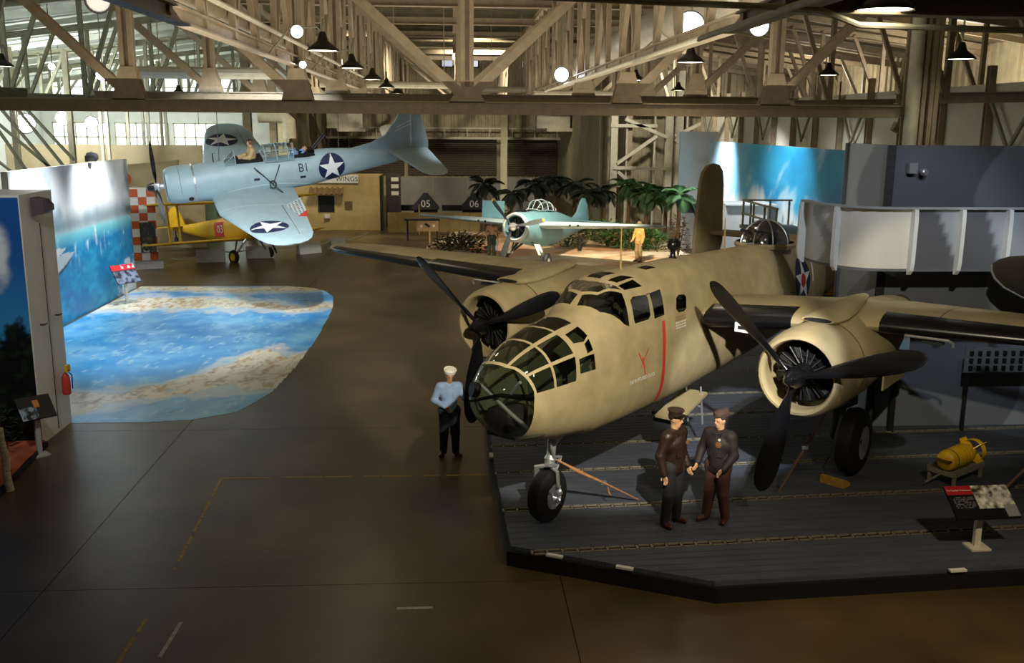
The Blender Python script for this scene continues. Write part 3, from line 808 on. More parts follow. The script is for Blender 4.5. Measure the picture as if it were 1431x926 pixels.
# inside of the nose and cockpit
def B(): return MB(True)
def bulk(x,k=.97):
    r=[fpoint(x,d) for d in range(0,360,12)];zc=fcen(x)
    m=B();m.loft([[(x+dx,p[1]*k,zc+(p[2]-zc)*k) for p in r] for dx in (-.02,.02)]);return m.build('bulkhead',M_green,bomber)
B().prism([(.25,-.25),(.6,-.42),(1.9,-.55),(1.9,.55),(.6,.42),(.25,.25)],'z',1.66,1.70).build('floor_panel',M_green,bomber)
bulk(1.86)
B().box((3.3,0,2.35),(2.2,1.2,.05)).build('cockpit_floor',M_green,bomber)
bulk(4.9)
B().box((2.45,0,2.85),(.12,1.1,.5)).build('instrument_panel',M_dark,bomber)
for s in (-1,1):
    B().box((3.15,s*.33,2.65),(.45,.42,.1)).box((3.4,s*.33,3.0),(.1,.42,.7)).build('pilot_seat',M_greydk,bomber)
    B().lathe([(.15,-.02),(.17,0),(.15,.02)],(2.7,s*.33,2.95),(1,0,.2),16,False).build('control_wheel',M_dark,bomber)
B().tube([(.9,.1,2.1),(.15,.05,2.3),(-.5,.03,2.36)],[.05,.03,.02],8).build('nose_gun',M_blk,bomber)
B().tube([(.0,-.25,2.5),(.35,.1,2.0),(.6,.3,1.7)],.03,8).tube([(.3,.3,2.5),(.5,-.2,2.0)],.025,8).build('bomb_sight_frame',M_alu,bomber)
B().lathe([(.0,-.05),(.1,-.05),(.11,0),(.1,.05),(0,.05)],(-.17,-.13,2.42),(1,.55,-.3),16).build('gun_port',M_greydk,bomber)
B().box((.55,-.1,1.85),(.5,.35,.35)).build('bombardier_seat',M_greydk,bomber)
# markings
def strip(name,x0,x1,d0,d1,m,n=24,off=.006):
    mb=B(); mb.grid(lambda u,v:fpoint(x0+(x1-x0)*v,d0+(d1-d0)*u,off),np.linspace(0,1,n),[0,.5,1]); return mb.build(name,m,fus,recalc=False,ang=60)
strip('red_stripe',3.665,3.76,43.5,-52,M_red)
def starpoly(r,rot=0): return [((r if i%2==0 else r*.385)*sin(rot+i*PI/5),(r if i%2==0 else r*.385)*cos(rot+i*PI/5)) for i in range(10)]
def decal(name,poly,fn,m,parent,flip=True,n=5):
    mb=MB(flip);N=len(poly);P=[]
    fine=[]
    for i in range(N):
        a,b=poly[i],poly[(i+1)%N]
        for t in (0,.34,.67): fine.append((a[0]+(b[0]-a[0])*t,a[1]+(b[1]-a[1])*t))
    mb.v.append(fn(0,0));L=len(fine)
    for k in range(1,n+1):
        for u,v in fine: mb.v.append(fn(u*k/n,v*k/n))
    for i in range(L):
        j=(i+1)%L; mb.f.append((0,1+i,1+j))
        for k in range(n-1): mb.f.append((1+k*L+i,1+(k+1)*L+i,1+(k+1)*L+j,1+k*L+j))
    return mb.build(name,m,parent,recalc=False,ang=60)
disc=lambda r,n=20:[(r*sin(2*PI*i/n),r*cos(2*PI*i/n)) for i in range(n)]
ring=decal('star_roundel',disc(.49),lambda u,v:fside(10.07+u,2.75+v,.006),M_navy,bomber)
decal('white_star',starpoly(.49),lambda u,v:fside(10.07+u,2.75+v,.011),M_wht,ring)
decal('red_dot',disc(.15),lambda u,v:fside(10.07+u,2.75+v,.016),M_red,ring)
decal('white_mark',[(-.05,-.2),(-.05,.2),(.05,.2),(.05,-.2)],lambda u,v:fside(10.75+u,2.85+v,.008),M_wht,bomber)
text_mb('THE RUPTURED DUCK',.085,lambda u,v:fside(3.02+u*.95,2.055+v,.007),True).build('nose_lettering',M_wht,bomber,recalc=False)
for (a,b) in (((2.88,2.50),(3.1,2.22)),((3.2,2.52),(2.97,2.24)),((3.02,2.4),(3.12,2.1))):
    mb=B();n=5
    mb.grid(lambda u,v:fside(a[0]+(b[0]-a[0])*u+.012*(v-.5)*2,a[1]+(b[1]-a[1])*u,.007),np.linspace(0,1,n),[0,1]); mb.build('red_stroke',M_red,bomber,recalc=False)
for k in range(5):
    mb=B(); z=2.86-.045*k; x0=4.12
    for i in range(9): 
        w=.025
        mb.add([fside(x0+i*.042,z-.012,.007),fside(x0+i*.042+w,z-.012,.007),fside(x0+i*.042+w,z+.012,.007),fside(x0+i*.042,z+.012,.007)],[(0,1,2,3)])
    mb.build('stencil_dashes',M_wht if k>1 else mat('ochre_stencil','#8a6a3a',.6,0,0),bomber,recalc=False,kind='stuff')
# wings
def naca(t,n=18):
    P=[]
    for i in range(n+1):
        x=.5*(1-cos(PI*i/n)); y=5*t*(.2969*math.sqrt(x)-.126*x-.3516*x*x+.2843*x**3-.1036*x**4); P.append((x,y))
    return [(x,y) for x,y in reversed(P)]+[(x,-y*.75) for x,y in P[1:-1]]
def wing_at(ST,y,k): return np.interp(y,[s[0] for s in ST],[s[k] for s in ST])
WST=[(0,5.0,3.2,2.66,.17),(.7,5.05,3.15,2.68,.17),(3.0,5.25,2.9,2.86,.165),(3.5,5.32,2.8,2.89,.16),(9.2,6.02,1.75,2.93,.12),(9.8,6.2,1.5,2.93,.115),(10.12,6.42,1.15,2.93,.11),(10.26,6.65,.75,2.93,.1),(10.31,6.85,.35,2.93,.08)]
def wing_mb(ST,s,flip=True,af=None):
    mb=MB(flip);rings=[]
    for (y,xl,c,z,t) in ST:
        rings.append([(xl+c*a,s*y,z+c*b) for a,b in naca(t)])
    return mb.loft(rings)
def wing_top(ST,x,y):
    xl=wing_at(ST,y,1);c=wing_at(ST,y,2);z=wing_at(ST,y,3);t=wing_at(ST,y,4);a=min(max((x-xl)/c,0),1)
    return z+c*5*t*(.2969*math.sqrt(a)-.126*a-.3516*a*a+.2843*a**3-.1036*a**4)
def boot(ST,y0,y1,s,f=.1,off=.012,n=9,flip=True):
    mb=MB(flip);rings=[]
    for y in np.linspace(y0,y1,n):
        xl=wing_at(ST,y,1);c=wing_at(ST,y,2);z=wing_at(ST,y,3);t=wing_at(ST,y,4)
        def yt(x): return 5*t*(.2969*math.sqrt(x)-.126*x-.3516*x*x+.2843*x**3-.1036*x**4)
        r=[]
        xs=[f,f*.7,f*.45,f*.25,f*.1,f*.02,0,f*.02,f*.1,f*.25,f*.45,f*.7,f]
        for i,x in enumerate(xs):
            b=yt(x)*(1 if i<6 else -.75 if i>6 else 0); r.append((xl+c*x-off*(1 if x<f else 0),s*y,z+c*b+(off if i<6 else -off if i>6 else 0)))
        rings.append(r)
    return mb.loft(rings,False,False)
for s in (1,-1):
    w=wing_mb(WST,s).build('wing',M_odw,bomber,ang=40)
    for (a,b) in ((.74,2.25),(3.62,6.15),(6.2,9.75)): boot(WST,a,b,s,.13 if a<6 else .09).build('deicer_boot',M_blk,w,recalc=False,ang=50)
    # aileron and flap seams
    for (y0,y1,f) in ((3.7,6.1,.76),(6.2,9.4,.77)):
        mb=B();mb.grid(lambda u,v:((wing_at(WST,y0+(y1-y0)*u,1)+wing_at(WST,y0+(y1-y0)*u,2)*(f+.006*v)),s*(y0+(y1-y0)*u),wing_top(WST,wing_at(WST,y0+(y1-y0)*u,1)+wing_at(WST,y0+(y1-y0)*u,2)*f,y0+(y1-y0)*u)+.004),np.linspace(0,1,8),[0,1]); mb.build('hinge_line',M_dark,w,recalc=False)
    mb=B();mb.grid(lambda u,v:(wing_at(WST,4.4,1)+.05+2.0*u,s*(4.4+.02*v),wing_top(WST,wing_at(WST,4.4,1)+.05+2.0*u,4.4)+.004),np.linspace(0,1,14),[0,1]); mb.build('panel_seam',mat('seam_brown','#5a4c33',.7,0,0),w,recalc=False)
    # landing light slot under the leading edge
    e=B();yy=4.35;x=wing_at(WST,yy,1)
    e.tube([(x+.02,s*(yy-.35),2.73),(x+.0,s*(yy-.35),2.80),(x-.01,s*(yy+.3),2.80),(x+.02,s*(yy+.36),2.76),(x+.03,s*(yy+.36),2.70)],.022,6).build('landing_light_rim',M_alu,w)
    e=B();e.box((x+.12,s*(yy+.05),2.72),(.1,.3,.05)).build('landing_light',M_greydk,w)
    # oil cooler slot near the root
    e=B();yy=1.45;x=wing_at(WST,yy,1)
    e.box((x-.02,s*yy,2.64),(.06,.26,.16)).build('intake_frame',M_wht,w); 
    e=B();e.box((x-.045,s*yy,2.64),(.03,.14,.06)).build('intake_hole',M_dark,w)
# nacelles, engines, propellers
NZ=2.34
def ell(x,y0,z0,ry,rz,n=32): return [(x,y0+ry*cos(2*PI*k/n),z0+rz*sin(2*PI*k/n)) for k in range(n)]
ANG={1:.8312,-1:.9356}
blade_me=None
def blade_mesh(R,wmax,m,tw0=math.radians(55),tw1=math.radians(20)):
    mb=MB();rings=[]
    for r in [.08,.14,.2,.28,.38,.5,.65,.8,.9,.95,.98,.995,1.0]:
        if r<.15: c=.07*R/1.92;t=c
        else:
            c=wmax*min(1,np.interp(r,[.15,.3,.5,.7,.85,.93,.97,.99,1.],[.32,.62,.9,1.,.93,.74,.5,.3,.06])); t=np.interp(r,[.15,.3,.5,1],[.10,.06,.04,.02])*R/1.92
        a=tw0+(tw1-tw0)*r
        ring=[]
        for k in range(12):
            u=c/2*cos(2*PI*k/12);w=t/2*sin(2*PI*k/12)
            # width lies in y, thickness in x (propeller axis), radius along z
            ring.append((u*sin(a)+w*cos(a), u*cos(a)-w*sin(a), r*R))
        rings.append(ring)
    return mb.loft(rings)
def propeller(parent,loc,R,wmax,ang,m,mhub,flip=True,hubr=.13,tip=None,nb=3,hublen=.42):
    """child Empty-free propeller: a hub mesh with blades under it"""
    hub=MB(flip).lathe([(0,-hublen*.62),(hubr*.45,-hublen*.58),(hubr*.8,-hublen*.4),(hubr,-hublen*.15),(hubr*1.25,0),(hubr*1.25,hublen*.2),(hubr*.9,hublen*.3),(hubr*.9,hublen*.6)],(0,0,0),(1,0,0),18)
    ho=hub.build('propeller',mhub,parent); ho.location=(loc[0],-loc[1] if flip else loc[1],loc[2])
    bme=blade_mesh(R,wmax,m).mesh('blade',m)
    for k in range(nb):
        b=bpy.data.objects.new('blade',bme); COL.objects.link(b); b.parent=ho
        b.rotation_euler=((-(ang+k*2*PI/nb)) if flip else ang+k*2*PI/nb,0,0)
        if tip:
            tb=MB(); tb.lathe([(wmax*.30,0),(wmax*.32,R*.03),(wmax*.2,R*.055),(.001,R*.066)],(0,0,R*.94),(0,0,1),10)
            for i,v in enumerate(tb.v): tb.v[i]=(v[0]*.25,v[1],v[2])
            t=tb.build('blade_tip',tip,ho); t.rotation_euler=b.rotation_euler
    return ho
cyl_me=None
def engine(parent,x,y0,z0,rad,flip,m,ncyl=9,mc=None):
    eo=MB(flip).lathe([(0,-.28),(rad*.2,-.26),(rad*.28,-.12),(rad*.34,0),(rad*.34,.2),(rad*.97,.22),(rad*.97,.3),(0,.3)],(x,y0,z0),(1,0,0),24).build('engine',m,parent)
    c=MB(flip)
    c.lathe([(.001,rad*.3),(rad*.13,rad*.32),(rad*.13,rad*.42),(rad*.19,rad*.44),(rad*.19,rad*.86),(rad*.12,rad*.92),(.001,rad*.93)],(0,0,0),(0,0,1),10)
    me=c.mesh('cylinder',mc or m)
    for k in range(ncyl):
        o=bpy.data.objects.new('cylinder',me); COL.objects.link(o); o.parent=eo; o.location=(x+.04,-y0 if flip else y0,z0); o.rotation_euler=(2*PI*k/ncyl+.2,0,0)
    rods=MB(flip)
    for k in range(ncyl*2):
        a=2*PI*k/(ncyl*2); rods.tube([(x-.1,y0+rad*.3*cos(a),z0+rad*.3*sin(a)),(x-.06,y0+rad*.85*cos(a+.1),z0+rad*.85*sin(a+.1))],.012,5)
    rods.build('push_rods',M_greydk,eo,kind='stuff')
    return eo
for s in (1,-1):
    y0=s*2.98
    nac=B();xs=[4.55,4.9,5.4,6.0,6.6,7.2,7.8,8.4,8.9,9.25]
    ry=[.70,.70,.68,.66,.62,.56,.48,.36,.22,.06];rz=[.70,.72,.74,.72,.66,.57,.46,.33,.2,.05];zc=[2.34,2.34,2.34,2.36,2.41,2.47,2.53,2.6,2.66,2.7]
    nac.loft([ell(x,y0,zc[i],ry[i],rz[i]) for i,x in enumerate(xs)]); n=nac.build('nacelle',M_odw,bomber)
    cw=B().lathe([(.54,.35),(.53,.12),(.535,.03),(.56,-.01),(.60,.0),(.645,.06),(.68,.2),(.70,.42),(.705,.75),(.70,.98)],(3.62,y0,NZ),(1,0,0),40,False)
    cow=cw.build('cowling',M_odw,bomber,recalc=False)
    for r_ in (.96,): B().lathe([(.706,r_),(.706,r_+.03)],(3.62,y0,NZ),(1,0,0),40,False).build('cowl_gap',MATS['seam_brown'],cow,recalc=False)
    # carburettor scoop on top with dark slot
    sc=B();rings=[]
    for (x,w,h,z) in ((4.35,.26,.045,3.08),(4.42,.29,.075,3.07),(4.9,.30,.11,3.05),(5.5,.26,.12,3.08),(6.1,.18,.09,3.14),(6.6,.08,.05,3.15)):
        rings.append([(x,y0+w*cos(t)*1.0,z+h*sin(t)) for t in np.linspace(0,2*PI,20,endpoint=False)])
    sc.loft(rings).build('air_scoop',M_odw,n)
    B().lathe([(0,0),(.22,0),(.22,.02),(0,.02)],(4.335,y0,3.08),(1,0,0),20).build('scoop_mouth',M_dark,n)
    o=n.children[-1]
    for v in o.data.vertices: v.co.z=3.08+(v.co.z-3.08)*.15
    engine(bomber,4.0,y0,NZ,.52,True,M_eng,9)
    propeller(bomber,(3.5,y0,NZ),1.92,.36,ANG[s],M_blkprop,M_blkprop,True,.13)
    # main gear
    g=B().tube([(6.4,y0,2.1),(6.45,y0,1.3),(6.45,y0-s*.28,1.1),(6.45,y0-s*.28,.6)],[.1,.09,.07,.07],10)
    g.tube([(7.3,y0,2.1),(6.5,y0-s*.2,1.0)],.04,8).tube([(6.45,y0-s*.3,.6),(6.45,y0+s*.2,.6)],.05,8); gear=g.build('main_gear',M_greydk,bomber)
    ty=B().lathe([(.3,-.2),(.47,-.19),(.57,-.12),(.6,0),(.57,.12),(.47,.19),(.3,.2)],(6.45,y0+s*.06,.6),(0,1,0),36,False).build('tyre',M_tyre,gear)
    hb=B().lathe([(0,-.17),(.3,-.19),(.31,-.15),(.31,.15),(.3,.19),(.0,.13)],(6.45,y0+s*.06,.6),(0,1,0),24).build('wheel_hub',M_alu,gear)
    for q in (-1,1): B().box((7.3,y0+q*.42,1.75),(1.3,.03,.45)).build('gear_door',M_odw,gear)
# nose gear
nx=1.44
g=B()
g.tube([(nx+.12,.02,1.5),(nx+.08,.0,1.05),(nx+.06,0,.98)],[.07,.07,.1],12).tube([(nx+.06,0,1.0),(nx+.04,0,.86)],.085,12)
g.tube([(nx+.04,0,.88),(nx-.02,-.19,.84),(nx,-.2,.42)],.045,10).tube([(nx+.04,0,.88),(nx-.02,.19,.84),(nx,.2,.6)],.03,10)
g.tube([(nx+.06,0,1.02),(nx+.32,.02,.95),(nx+.2,.02,.78)],.028,8).tube([(nx+.06,.1,.9),(nx-.2,.1,.98)],.03,8).tube([(nx+.1,-.05,1.1),(nx+.75,-.05,1.4)],.035,8)
g.tube([(nx+.02,.1,1.05),(nx-.1,.1,1.32)],.022,6)
gear=g.build('nose_gear',M_alu,bomber)
B().lathe([(.2,-.14),(.33,-.135),(.40,-.09),(.425,0),(.40,.09),(.33,.135),(.2,.14)],(nx,0,.425),(0,1,0),36,False).build('tyre',M_tyre,gear)
hb=B().lathe([(0,.05),(.06,.14),(.07,.09),(.12,.06),(.18,.1),(.2,.13),(.215,.11),(.21,-.1),(.1,-.08),(0,-.1)],(nx,0,.425),(0,1,0),28).build('wheel_hub',M_alu,gear)
for k in range(8):
    a=2*PI*k/8; B().beam((nx+.07*cos(a),.11,.425+.07*sin(a)),(nx+.2*cos(a),.13,.425+.2*sin(a)),.045,.04).build('hub_rib',M_alu,gear)
# hatch hanging open below the belly
h=B().box((5.3,.28,1.02),(1.1,.5,.05),R=Matrix.Rotation(-.25,3,'Y')).build('entry_hatch',M_odw,bomber)
B().box((5.2,.05,.75),(.45,.4,.3)).build('hatch_box',M_greydk,bomber)
B().tube([(5.7,.45,1.3),(5.85,.45,.55)],.02,6).tube([(5.7,.15,1.3),(5.85,.15,.55)],.02,6).tube([(5.78,.15,.9),(5.78,.45,.9)],.018,6).build('boarding_ladder',M_alu,bomber)
# tail
TST=[(0,13.5,1.7,3.15,.12),(3.3,13.75,1.35,3.15,.1),(3.45,13.9,1.1,3.15,.08)]
for s in (-1,1):
    wing_mb(TST,s).build('tailplane',M_odw,bomber,ang=40)
    prof=[(13.05,2.55),(13.0,3.0),(13.1,3.8),(13.2,4.5),(13.33,4.78),(13.58,4.95),(13.9,5.0),(14.25,4.95),(14.5,4.78),(14.6,4.4),(14.62,3.6),(14.7,2.9),(14.55,2.6),(14.2,2.45),(13.5,2.42)]
    m=B();rings=[]
    for yy,k in ((-.07,.9),(-.04,1),(.04,1),(.07,.9)):
        cx,cz=13.9,3.7; rings.append([(cx+(a-cx)*k,s*3.42+yy,cz+(b-cz)*(k if k==1 else .96)) for a,b in prof])
    m.loft(rings).build('tail_fin',M_odw,bomber,ang=50)
# dorsal turret, direction finder, aerials
d=B();rings=[]
for i in range(9):
    t=i/8*PI/2; rings.append([(9.4+.62*cos(t)*cos(a),.50*cos(t)*sin(a),3.56+.5*sin(t)*1.0+(.0 if i else -.05)) for a in np.linspace(0,2*PI,24,endpoint=False)])
td=d.loft(rings,False).build('turret_dome',glassmat('dome_glass',(.6,.63,.66),.2),bomber)
for k in range(4):
    a=k*PI/4; B().tube([(9.4+.62*cos(t)*cos(a),.5*cos(t)*sin(a),3.56+.5*sin(t)) for t in np.linspace(0,PI,16)],.014,6).build('dome_rib',M_alu,td)
B().box((9.4,0,3.65),(.5,.35,.3)).tube([(9.2,.15,3.8),(8.5,.15,3.9)],.03,8).tube([(9.2,-.15,3.8),(8.5,-.15,3.9)],.03,8).build('turret_guns',M_greydk,td)
B().lathe([(.62,0),(.64,.06),(.60,.1)],(9.4,0,3.5),(0,0,1),24,False).build('turret_ring',M_od,td)
B().lathe([(.09,0),(.05,.06),(.045,.12),(.05,.16)],(5.24,0,3.66),(0,0,1),14).ball((5.27,0,3.92),.12,16,10,(1.3,1,1)).build('loop_aerial',M_blk,bomber)
B().tube([(3.44,0,3.66),(3.43,0,4.36)],[.018,.01],6).build('whip_aerial',mat('tan_rod','#a58a5a',.5,0,0),bomber)
B().tube([(7.4,0,3.6),(7.36,0,4.24)],[.018,.012],6).build('whip_aerial',MATS['tan_rod'],bomber)
# ------------------------------------------------------------------ hanging dive bomber
M_blue=mat('blue_grey_paint','#9ab0b7',.5,0,.08,2.5,.05,20)
M_blue_pale=mat('pale_grey_underside','#bfc6c4',.5,0,.06,2.5)
M_seamw=mat('pale_seam','#c2d2d6',.5,0,0)
M_skin=mat('mannequin_skin','#c79a78',.55,0,.06,14)
SBD=plane_matrix((-10.259,34.646,4.034),1.222,-.102,-.288)
sbd=empty('dive_bomber',M=SBD,label='blue-grey dive bomber hanging banked in the air with B1 on its side',cat='airplane')
def body(SEC,n=28,flip=True):
    mb=MB(flip);rings=[]
    for (x,w,zt,zb,e) in SEC:
        zm=(zt+zb)/2;r=(zt-zb)/2;ring=[]
        for k in range(n):
            t=2*PI*k/n;c,s=cos(t),sin(t)
            ring.append((x,w*math.copysign(abs(c)**(2/e),c),zm+r*math.copysign(abs(s)**(2/e),s)))
        rings.append(ring)
    return mb.loft(rings)
def side_y(SEC,x,z):
    g=lambda i:np.interp(x,[s[0] for s in SEC],[s[i] for s in SEC])
    w,zt,zb,e=g(1),g(2),g(3),g(4);u=min(abs(z-(zt+zb)/2)/((zt-zb)/2),.999)
    return w*(1-u**e)**(1/e)
SS=[(1.2,.64,.62,-.66,2.1),(1.8,.62,.66,-.68,2.2),(2.6,.58,.70,-.68,2.3),(3.2,.56,.62,-.66,2.4),(5.3,.50,.60,-.56,2.4),(5.55,.48,.72,-.54,2.2),(6.2,.43,.70,-.45,2.1),(7.2,.33,.60,-.3,2.1),(8.4,.21,.48,-.13,2),(9.4,.1,.38,.02,2),(9.9,.03,.3,.1,2)]
fu=body(SS).build('fuselage',M_blue,sbd,ang=40)
cw=B().lathe([(.44,.35),(.43,.1),(.46,0),(.52,-.02),(.58,.03),(.64,.16),(.665,.4),(.66,.88)],(.32,0,-.01),(1,0,0),36,False).build('cowling',M_blue,sbd,recalc=False)
B().lathe([(.675,.0),(.68,.03),(.675,.06)],(1.2,0,-.01),(1,0,0),36,False).build('cowl_band',M_alu,cw,recalc=False)
engine(sbd,.6,0,0,.43,True,M_eng,9)
B().ball((1.05,.56,-.36),.09,10,6,(1,.6,1)).build('exhaust_stub',M_dark,cw)
propeller(sbd,(0,0,0),1.62,.3,.05,M_blkprop,M_alu,True,.12)
B().lathe([(.001,-.36),(.12,-.3),(.16,-.15),(.16,-.08)],(0,0,0),(1,0,0),16).build('spinner',M_blk,sbd)
SW=[(0,1.75,2.9,-.50,.15),(.5,1.75,2.9,-.50,.15),(1.9,1.75,2.85,-.52,.15),(2.0,1.75,2.83,-.515,.15),(5.4,2.42,1.75,-.09,.11),(5.95,2.6,1.4,-.02,.10),(6.2,2.8,1.0,.0,.09),(6.33,3.05,.5,.01,.08)]
for s in (1,-1):
    w=wing_mb(SW,s).build('wing',M_blue,sbd,ang=40)
    rn=decal('wing_roundel',disc(.62),lambda u,v:(2.95+u,s*(4.55+v),wing_top(SW,2.95+u,4.55+v)+.008),M_navy,w)
    st=starpoly(.62,-PI/2 if s>0 else PI/2)
    decal('white_star',st,lambda u,v:(2.95+u,s*(4.55+v),wing_top(SW,2.95+u,4.55+v)+.016),M_wht,rn)
    for y0,y1,n,h,nm in ((2.15,3.5,7,.0,'dive_flap'),):
        e=B();xl=lambda y:wing_at(SW,y,1)+wing_at(SW,y,2)*.80
        e.grid(lambda u,v:(xl(y0+(y1-y0)*u)+.5*v,s*(y0+(y1-y0)*u),wing_top(SW,xl(y0),y0)+.02+.2*v),np.linspace(0,1,8),np.linspace(0,1,4))
        f=e.build('dive_flap',M_blue_pale,w,recalc=False)
        hl=B()
        for a in range(9):
            for b in range(4):
                y=y0+.14+a*.135;v=.16+.22*b
                P=lambda du,dv:(xl(y)+.5*(v+dv),s*(y+du),wing_top(SW,xl(y0),y0)+.03+.2*(v+dv))
                hl.add([P(-.03,-.05),P(.03,-.05),P(.03,.05),P(-.03,.05)],[(0,1,2,3)])
        hl.build('flap_holes',M_greydk,f,recalc=False,kind='stuff')
        if s>0: B().prism([(xl(y1)+.05,wing_top(SW,xl(y1),y1)-.1),(xl(y1)+.5,wing_top(SW,xl(y1),y1)+.16),(xl(y1)+.5,wing_top(SW,xl(y1),y1)-.25)],'y',s*y1,s*(y1+.04)).build('flap_web',M_red,f)
    for yy in (2.0,):
        e=B();e.grid(lambda u,v:(1.8+2.6*u,s*(yy+.03*v),wing_top(SW,1.8+2.6*u,yy)+.008),np.linspace(0,1,14),[0,1]);e.build('wing_seam',M_seamw,w,recalc=False)
    e=B();e.grid(lambda u,v:(wing_at(SW,2.2+3.4*u,1)+wing_at(SW,2.2+3.4*u,2)*(.74+.008*v),s*(2.2+3.4*u),wing_top(SW,wing_at(SW,2.2+3.4*u,1)+wing_at(SW,2.2+3.4*u,2)*.74,2.2+3.4*u)+.008),np.linspace(0,1,10),[0,1]);e.build('aileron_seam',MATS['seam_brown'],w,recalc=False)
fil=B();fil.grid(lambda u,v:(1.9+3.2*u,side_y(SS,1.9+3.2*u,-.3)+.015+.42*v**2*sin(PI*min(u*1.3,1)),-.3-.04*sin(PI*u)+ -.02*v),np.linspace(0,1,16),[0,.5,1]); 
e=B();e.grid(lambda u,v:(1.9+3.3*u,side_y(SS,1.9+3.3*u,-.2-.2*abs(2*u-1)**2)+.012,-.2-.2*abs(2*u-1)**2+.025*v),np.linspace(0,1,16),[0,1]);e.build('fillet_seam',M_seamw,fu,recalc=False)
rn=decal('star_roundel',disc(.5),lambda u,v:(6.1+u,side_y(SS,6.1+u,.13+v)+.012,.13+v),M_navy,fu)
decal('white_star',starpoly(.5),lambda u,v:(6.1+u,side_y(SS,6.1+u,.13+v)+.022,.13+v),M_wht,rn)
text_mb('B1',.42,lambda u,v:(5.05+u*.9,side_y(SS,5.05+u,.26+v)+.03,.26+v),True).build('side_lettering',mat('letter_navy','#222c3c',.6,0,0),fu,recalc=False)
for (x,z,w,h) in ((5.0,-.07,.2,.09),(3.35,.05,.2,.09)):
    e=B();e.add([(x-w/2,side_y(SS,x,z-h/2)+.01,z-h/2),(x+w/2,side_y(SS,x,z-h/2)+.01,z-h/2),(x+w/2,side_y(SS,x,z+h/2)+.01,z+h/2),(x-w/2,side_y(SS,x,z+h/2)+.01,z+h/2)],[(0,1,2,3)]);e.build('hand_hole',MATS['letter_navy'],fu,recalc=False)
for x in (.75,2.2): B().lathe([(.667 if x<1 else 0.655,0),(.667 if x<1 else .655,.012)],(x,0,-.0),(1,0,0),36,False).build('panel_seam',MATS['letter_navy'],cw,recalc=False) if x<1 else None
ST=[(0,8.35,1.55,.36,.1),(.3,8.4,1.5,.36,.1),(2.6,8.85,.95,.36,.08),(2.9,9.0,.7,.36,.07),(3.05,9.2,.3,.36,.06)]
for s in (1,-1): wing_mb(ST,s).build('tailplane',M_blue_pale if s<0 else mat('blue_grey_tail','#a3bac2',.5,0,.06,3),sbd,ang=40)
def fin_mb(prof,th=.05,flip=True):
    cx=sum(p[0] for p in prof)/len(prof);cz=sum(p[1] for p in prof)/len(prof);m=MB(flip);rings=[]
    for yy,k in ((-th,.93),(-th*.6,1),(th*.6,1),(th,.93)): rings.append([(cx+(a-cx)*k,yy,cz+(b-cz)*k) for a,b in prof])
    return m.loft(rings)
fin_mb([(6.9,.58),(7.7,.72),(8.3,1.0),(8.72,1.55),(8.95,1.95),(9.2,2.08),(9.28,2.06),(9.28,.4),(8.4,.42),(7.5,.5)]).build('tail_fin',M_blue,sbd,ang=50)
rd=fin_mb([(9.31,.3),(9.31,2.05),(9.6,1.9),(9.82,1.2),(9.98,.6),(9.98,.15),(9.8,.0),(9.55,.06),(9.35,.15)]).build('rudder',M_blue,sbd,ang=50)
for k in range(2):
    e=B();e.add([(8.35+.18*k,.062,1.02+.0),(9.26,.062,1.36-.2*k),(9.26,.062,1.41-.2*k),(8.38+.18*k,.062,1.07)],[(0,1,2,3)]);
for z in (1.32,1.46):
    B().add([(8.64+(z-1.32)*.5,.06,z-.22),(9.27,.06,z),(9.27,.06,z+.04),(8.66+(z-1.32)*.5,.06,z-.18)],[(0,1,2,3)]).build('white_tail_band',M_wht,sbd,recalc=False)
B().tube([(9.1,0,.05),(9.3,0,-.25)],.04,6).lathe([(0,-.05),(.12,-.05),(.12,.05),(0,.05)],(9.35,0,-.3),(0,1,0),12).build('tail_wheel',M_greydk,sbd)
# windscreen, open canopies, cockpit coamings
M_glass2=glassmat('canopy_glass',(.86,.9,.9),.12)
M_frame=mat('canopy_frame','#8fa2a8',.5,0,0)
def arch(x,w,z0,h,n=9): return [(x,w*cos(t),z0+h*sin(t)) for t in np.linspace(0,PI,n)]
def canopy(parent,xs,flip=True,fm=None):
    g=MB(flip)
    g.loft([arch(*a) for a in xs],False,False);g.build('canopy_glass',M_glass2,parent,recalc=False)
    for a in xs: MB(flip).tube(arch(*a),.018,5).build('canopy_frame',fm or M_frame,parent)
    for i in range(1,len(xs)):
        for j in (0,2,4,6,8): MB(flip).tube([arch(*xs[i-1])[j],arch(*xs[i])[j]],.014,5).build('canopy_rail',fm or M_frame,parent)
canopy(sbd,[(2.35,.4,.62,.06),(2.7,.42,.64,.42)])
canopy(sbd,[(3.75,.43,.6,.5),(4.15,.43,.6,.52),(4.55,.43,.6,.5),(4.75,.43,.6,.46)])
B().box((3.2,0,.66),(.95,.72,.05)).build('cockpit_opening',M_dark,fu)
B().box((5.15,0,.66),(.75,.72,.05)).build('cockpit_opening',M_dark,fu)
B().tube([(5.5,-.1,.75),(6.0,-.15,1.25)],.035,8).tube([(5.5,.1,.75),(6.0,.05,1.25)],.035,8).box((5.45,0,.72),(.2,.4,.14)).build('rear_guns',M_blk,sbd)
B().tube([(6.9,0,.62),(6.9,0,1.0)],.015,5).tube([(6.75,0,1.0),(7.0,0,.98)],.012,5).build('whip_aerial',M_greydk,sbd)
B().tube([(2.0,-.1,.65),(2.0,-.1,.95),(2.1,-.1,.95)],.012,5).tube([(2.0,.05,.65),(2.0,.05,1.0)],.012,5).build('gun_sight_post',M_greydk,sbd)
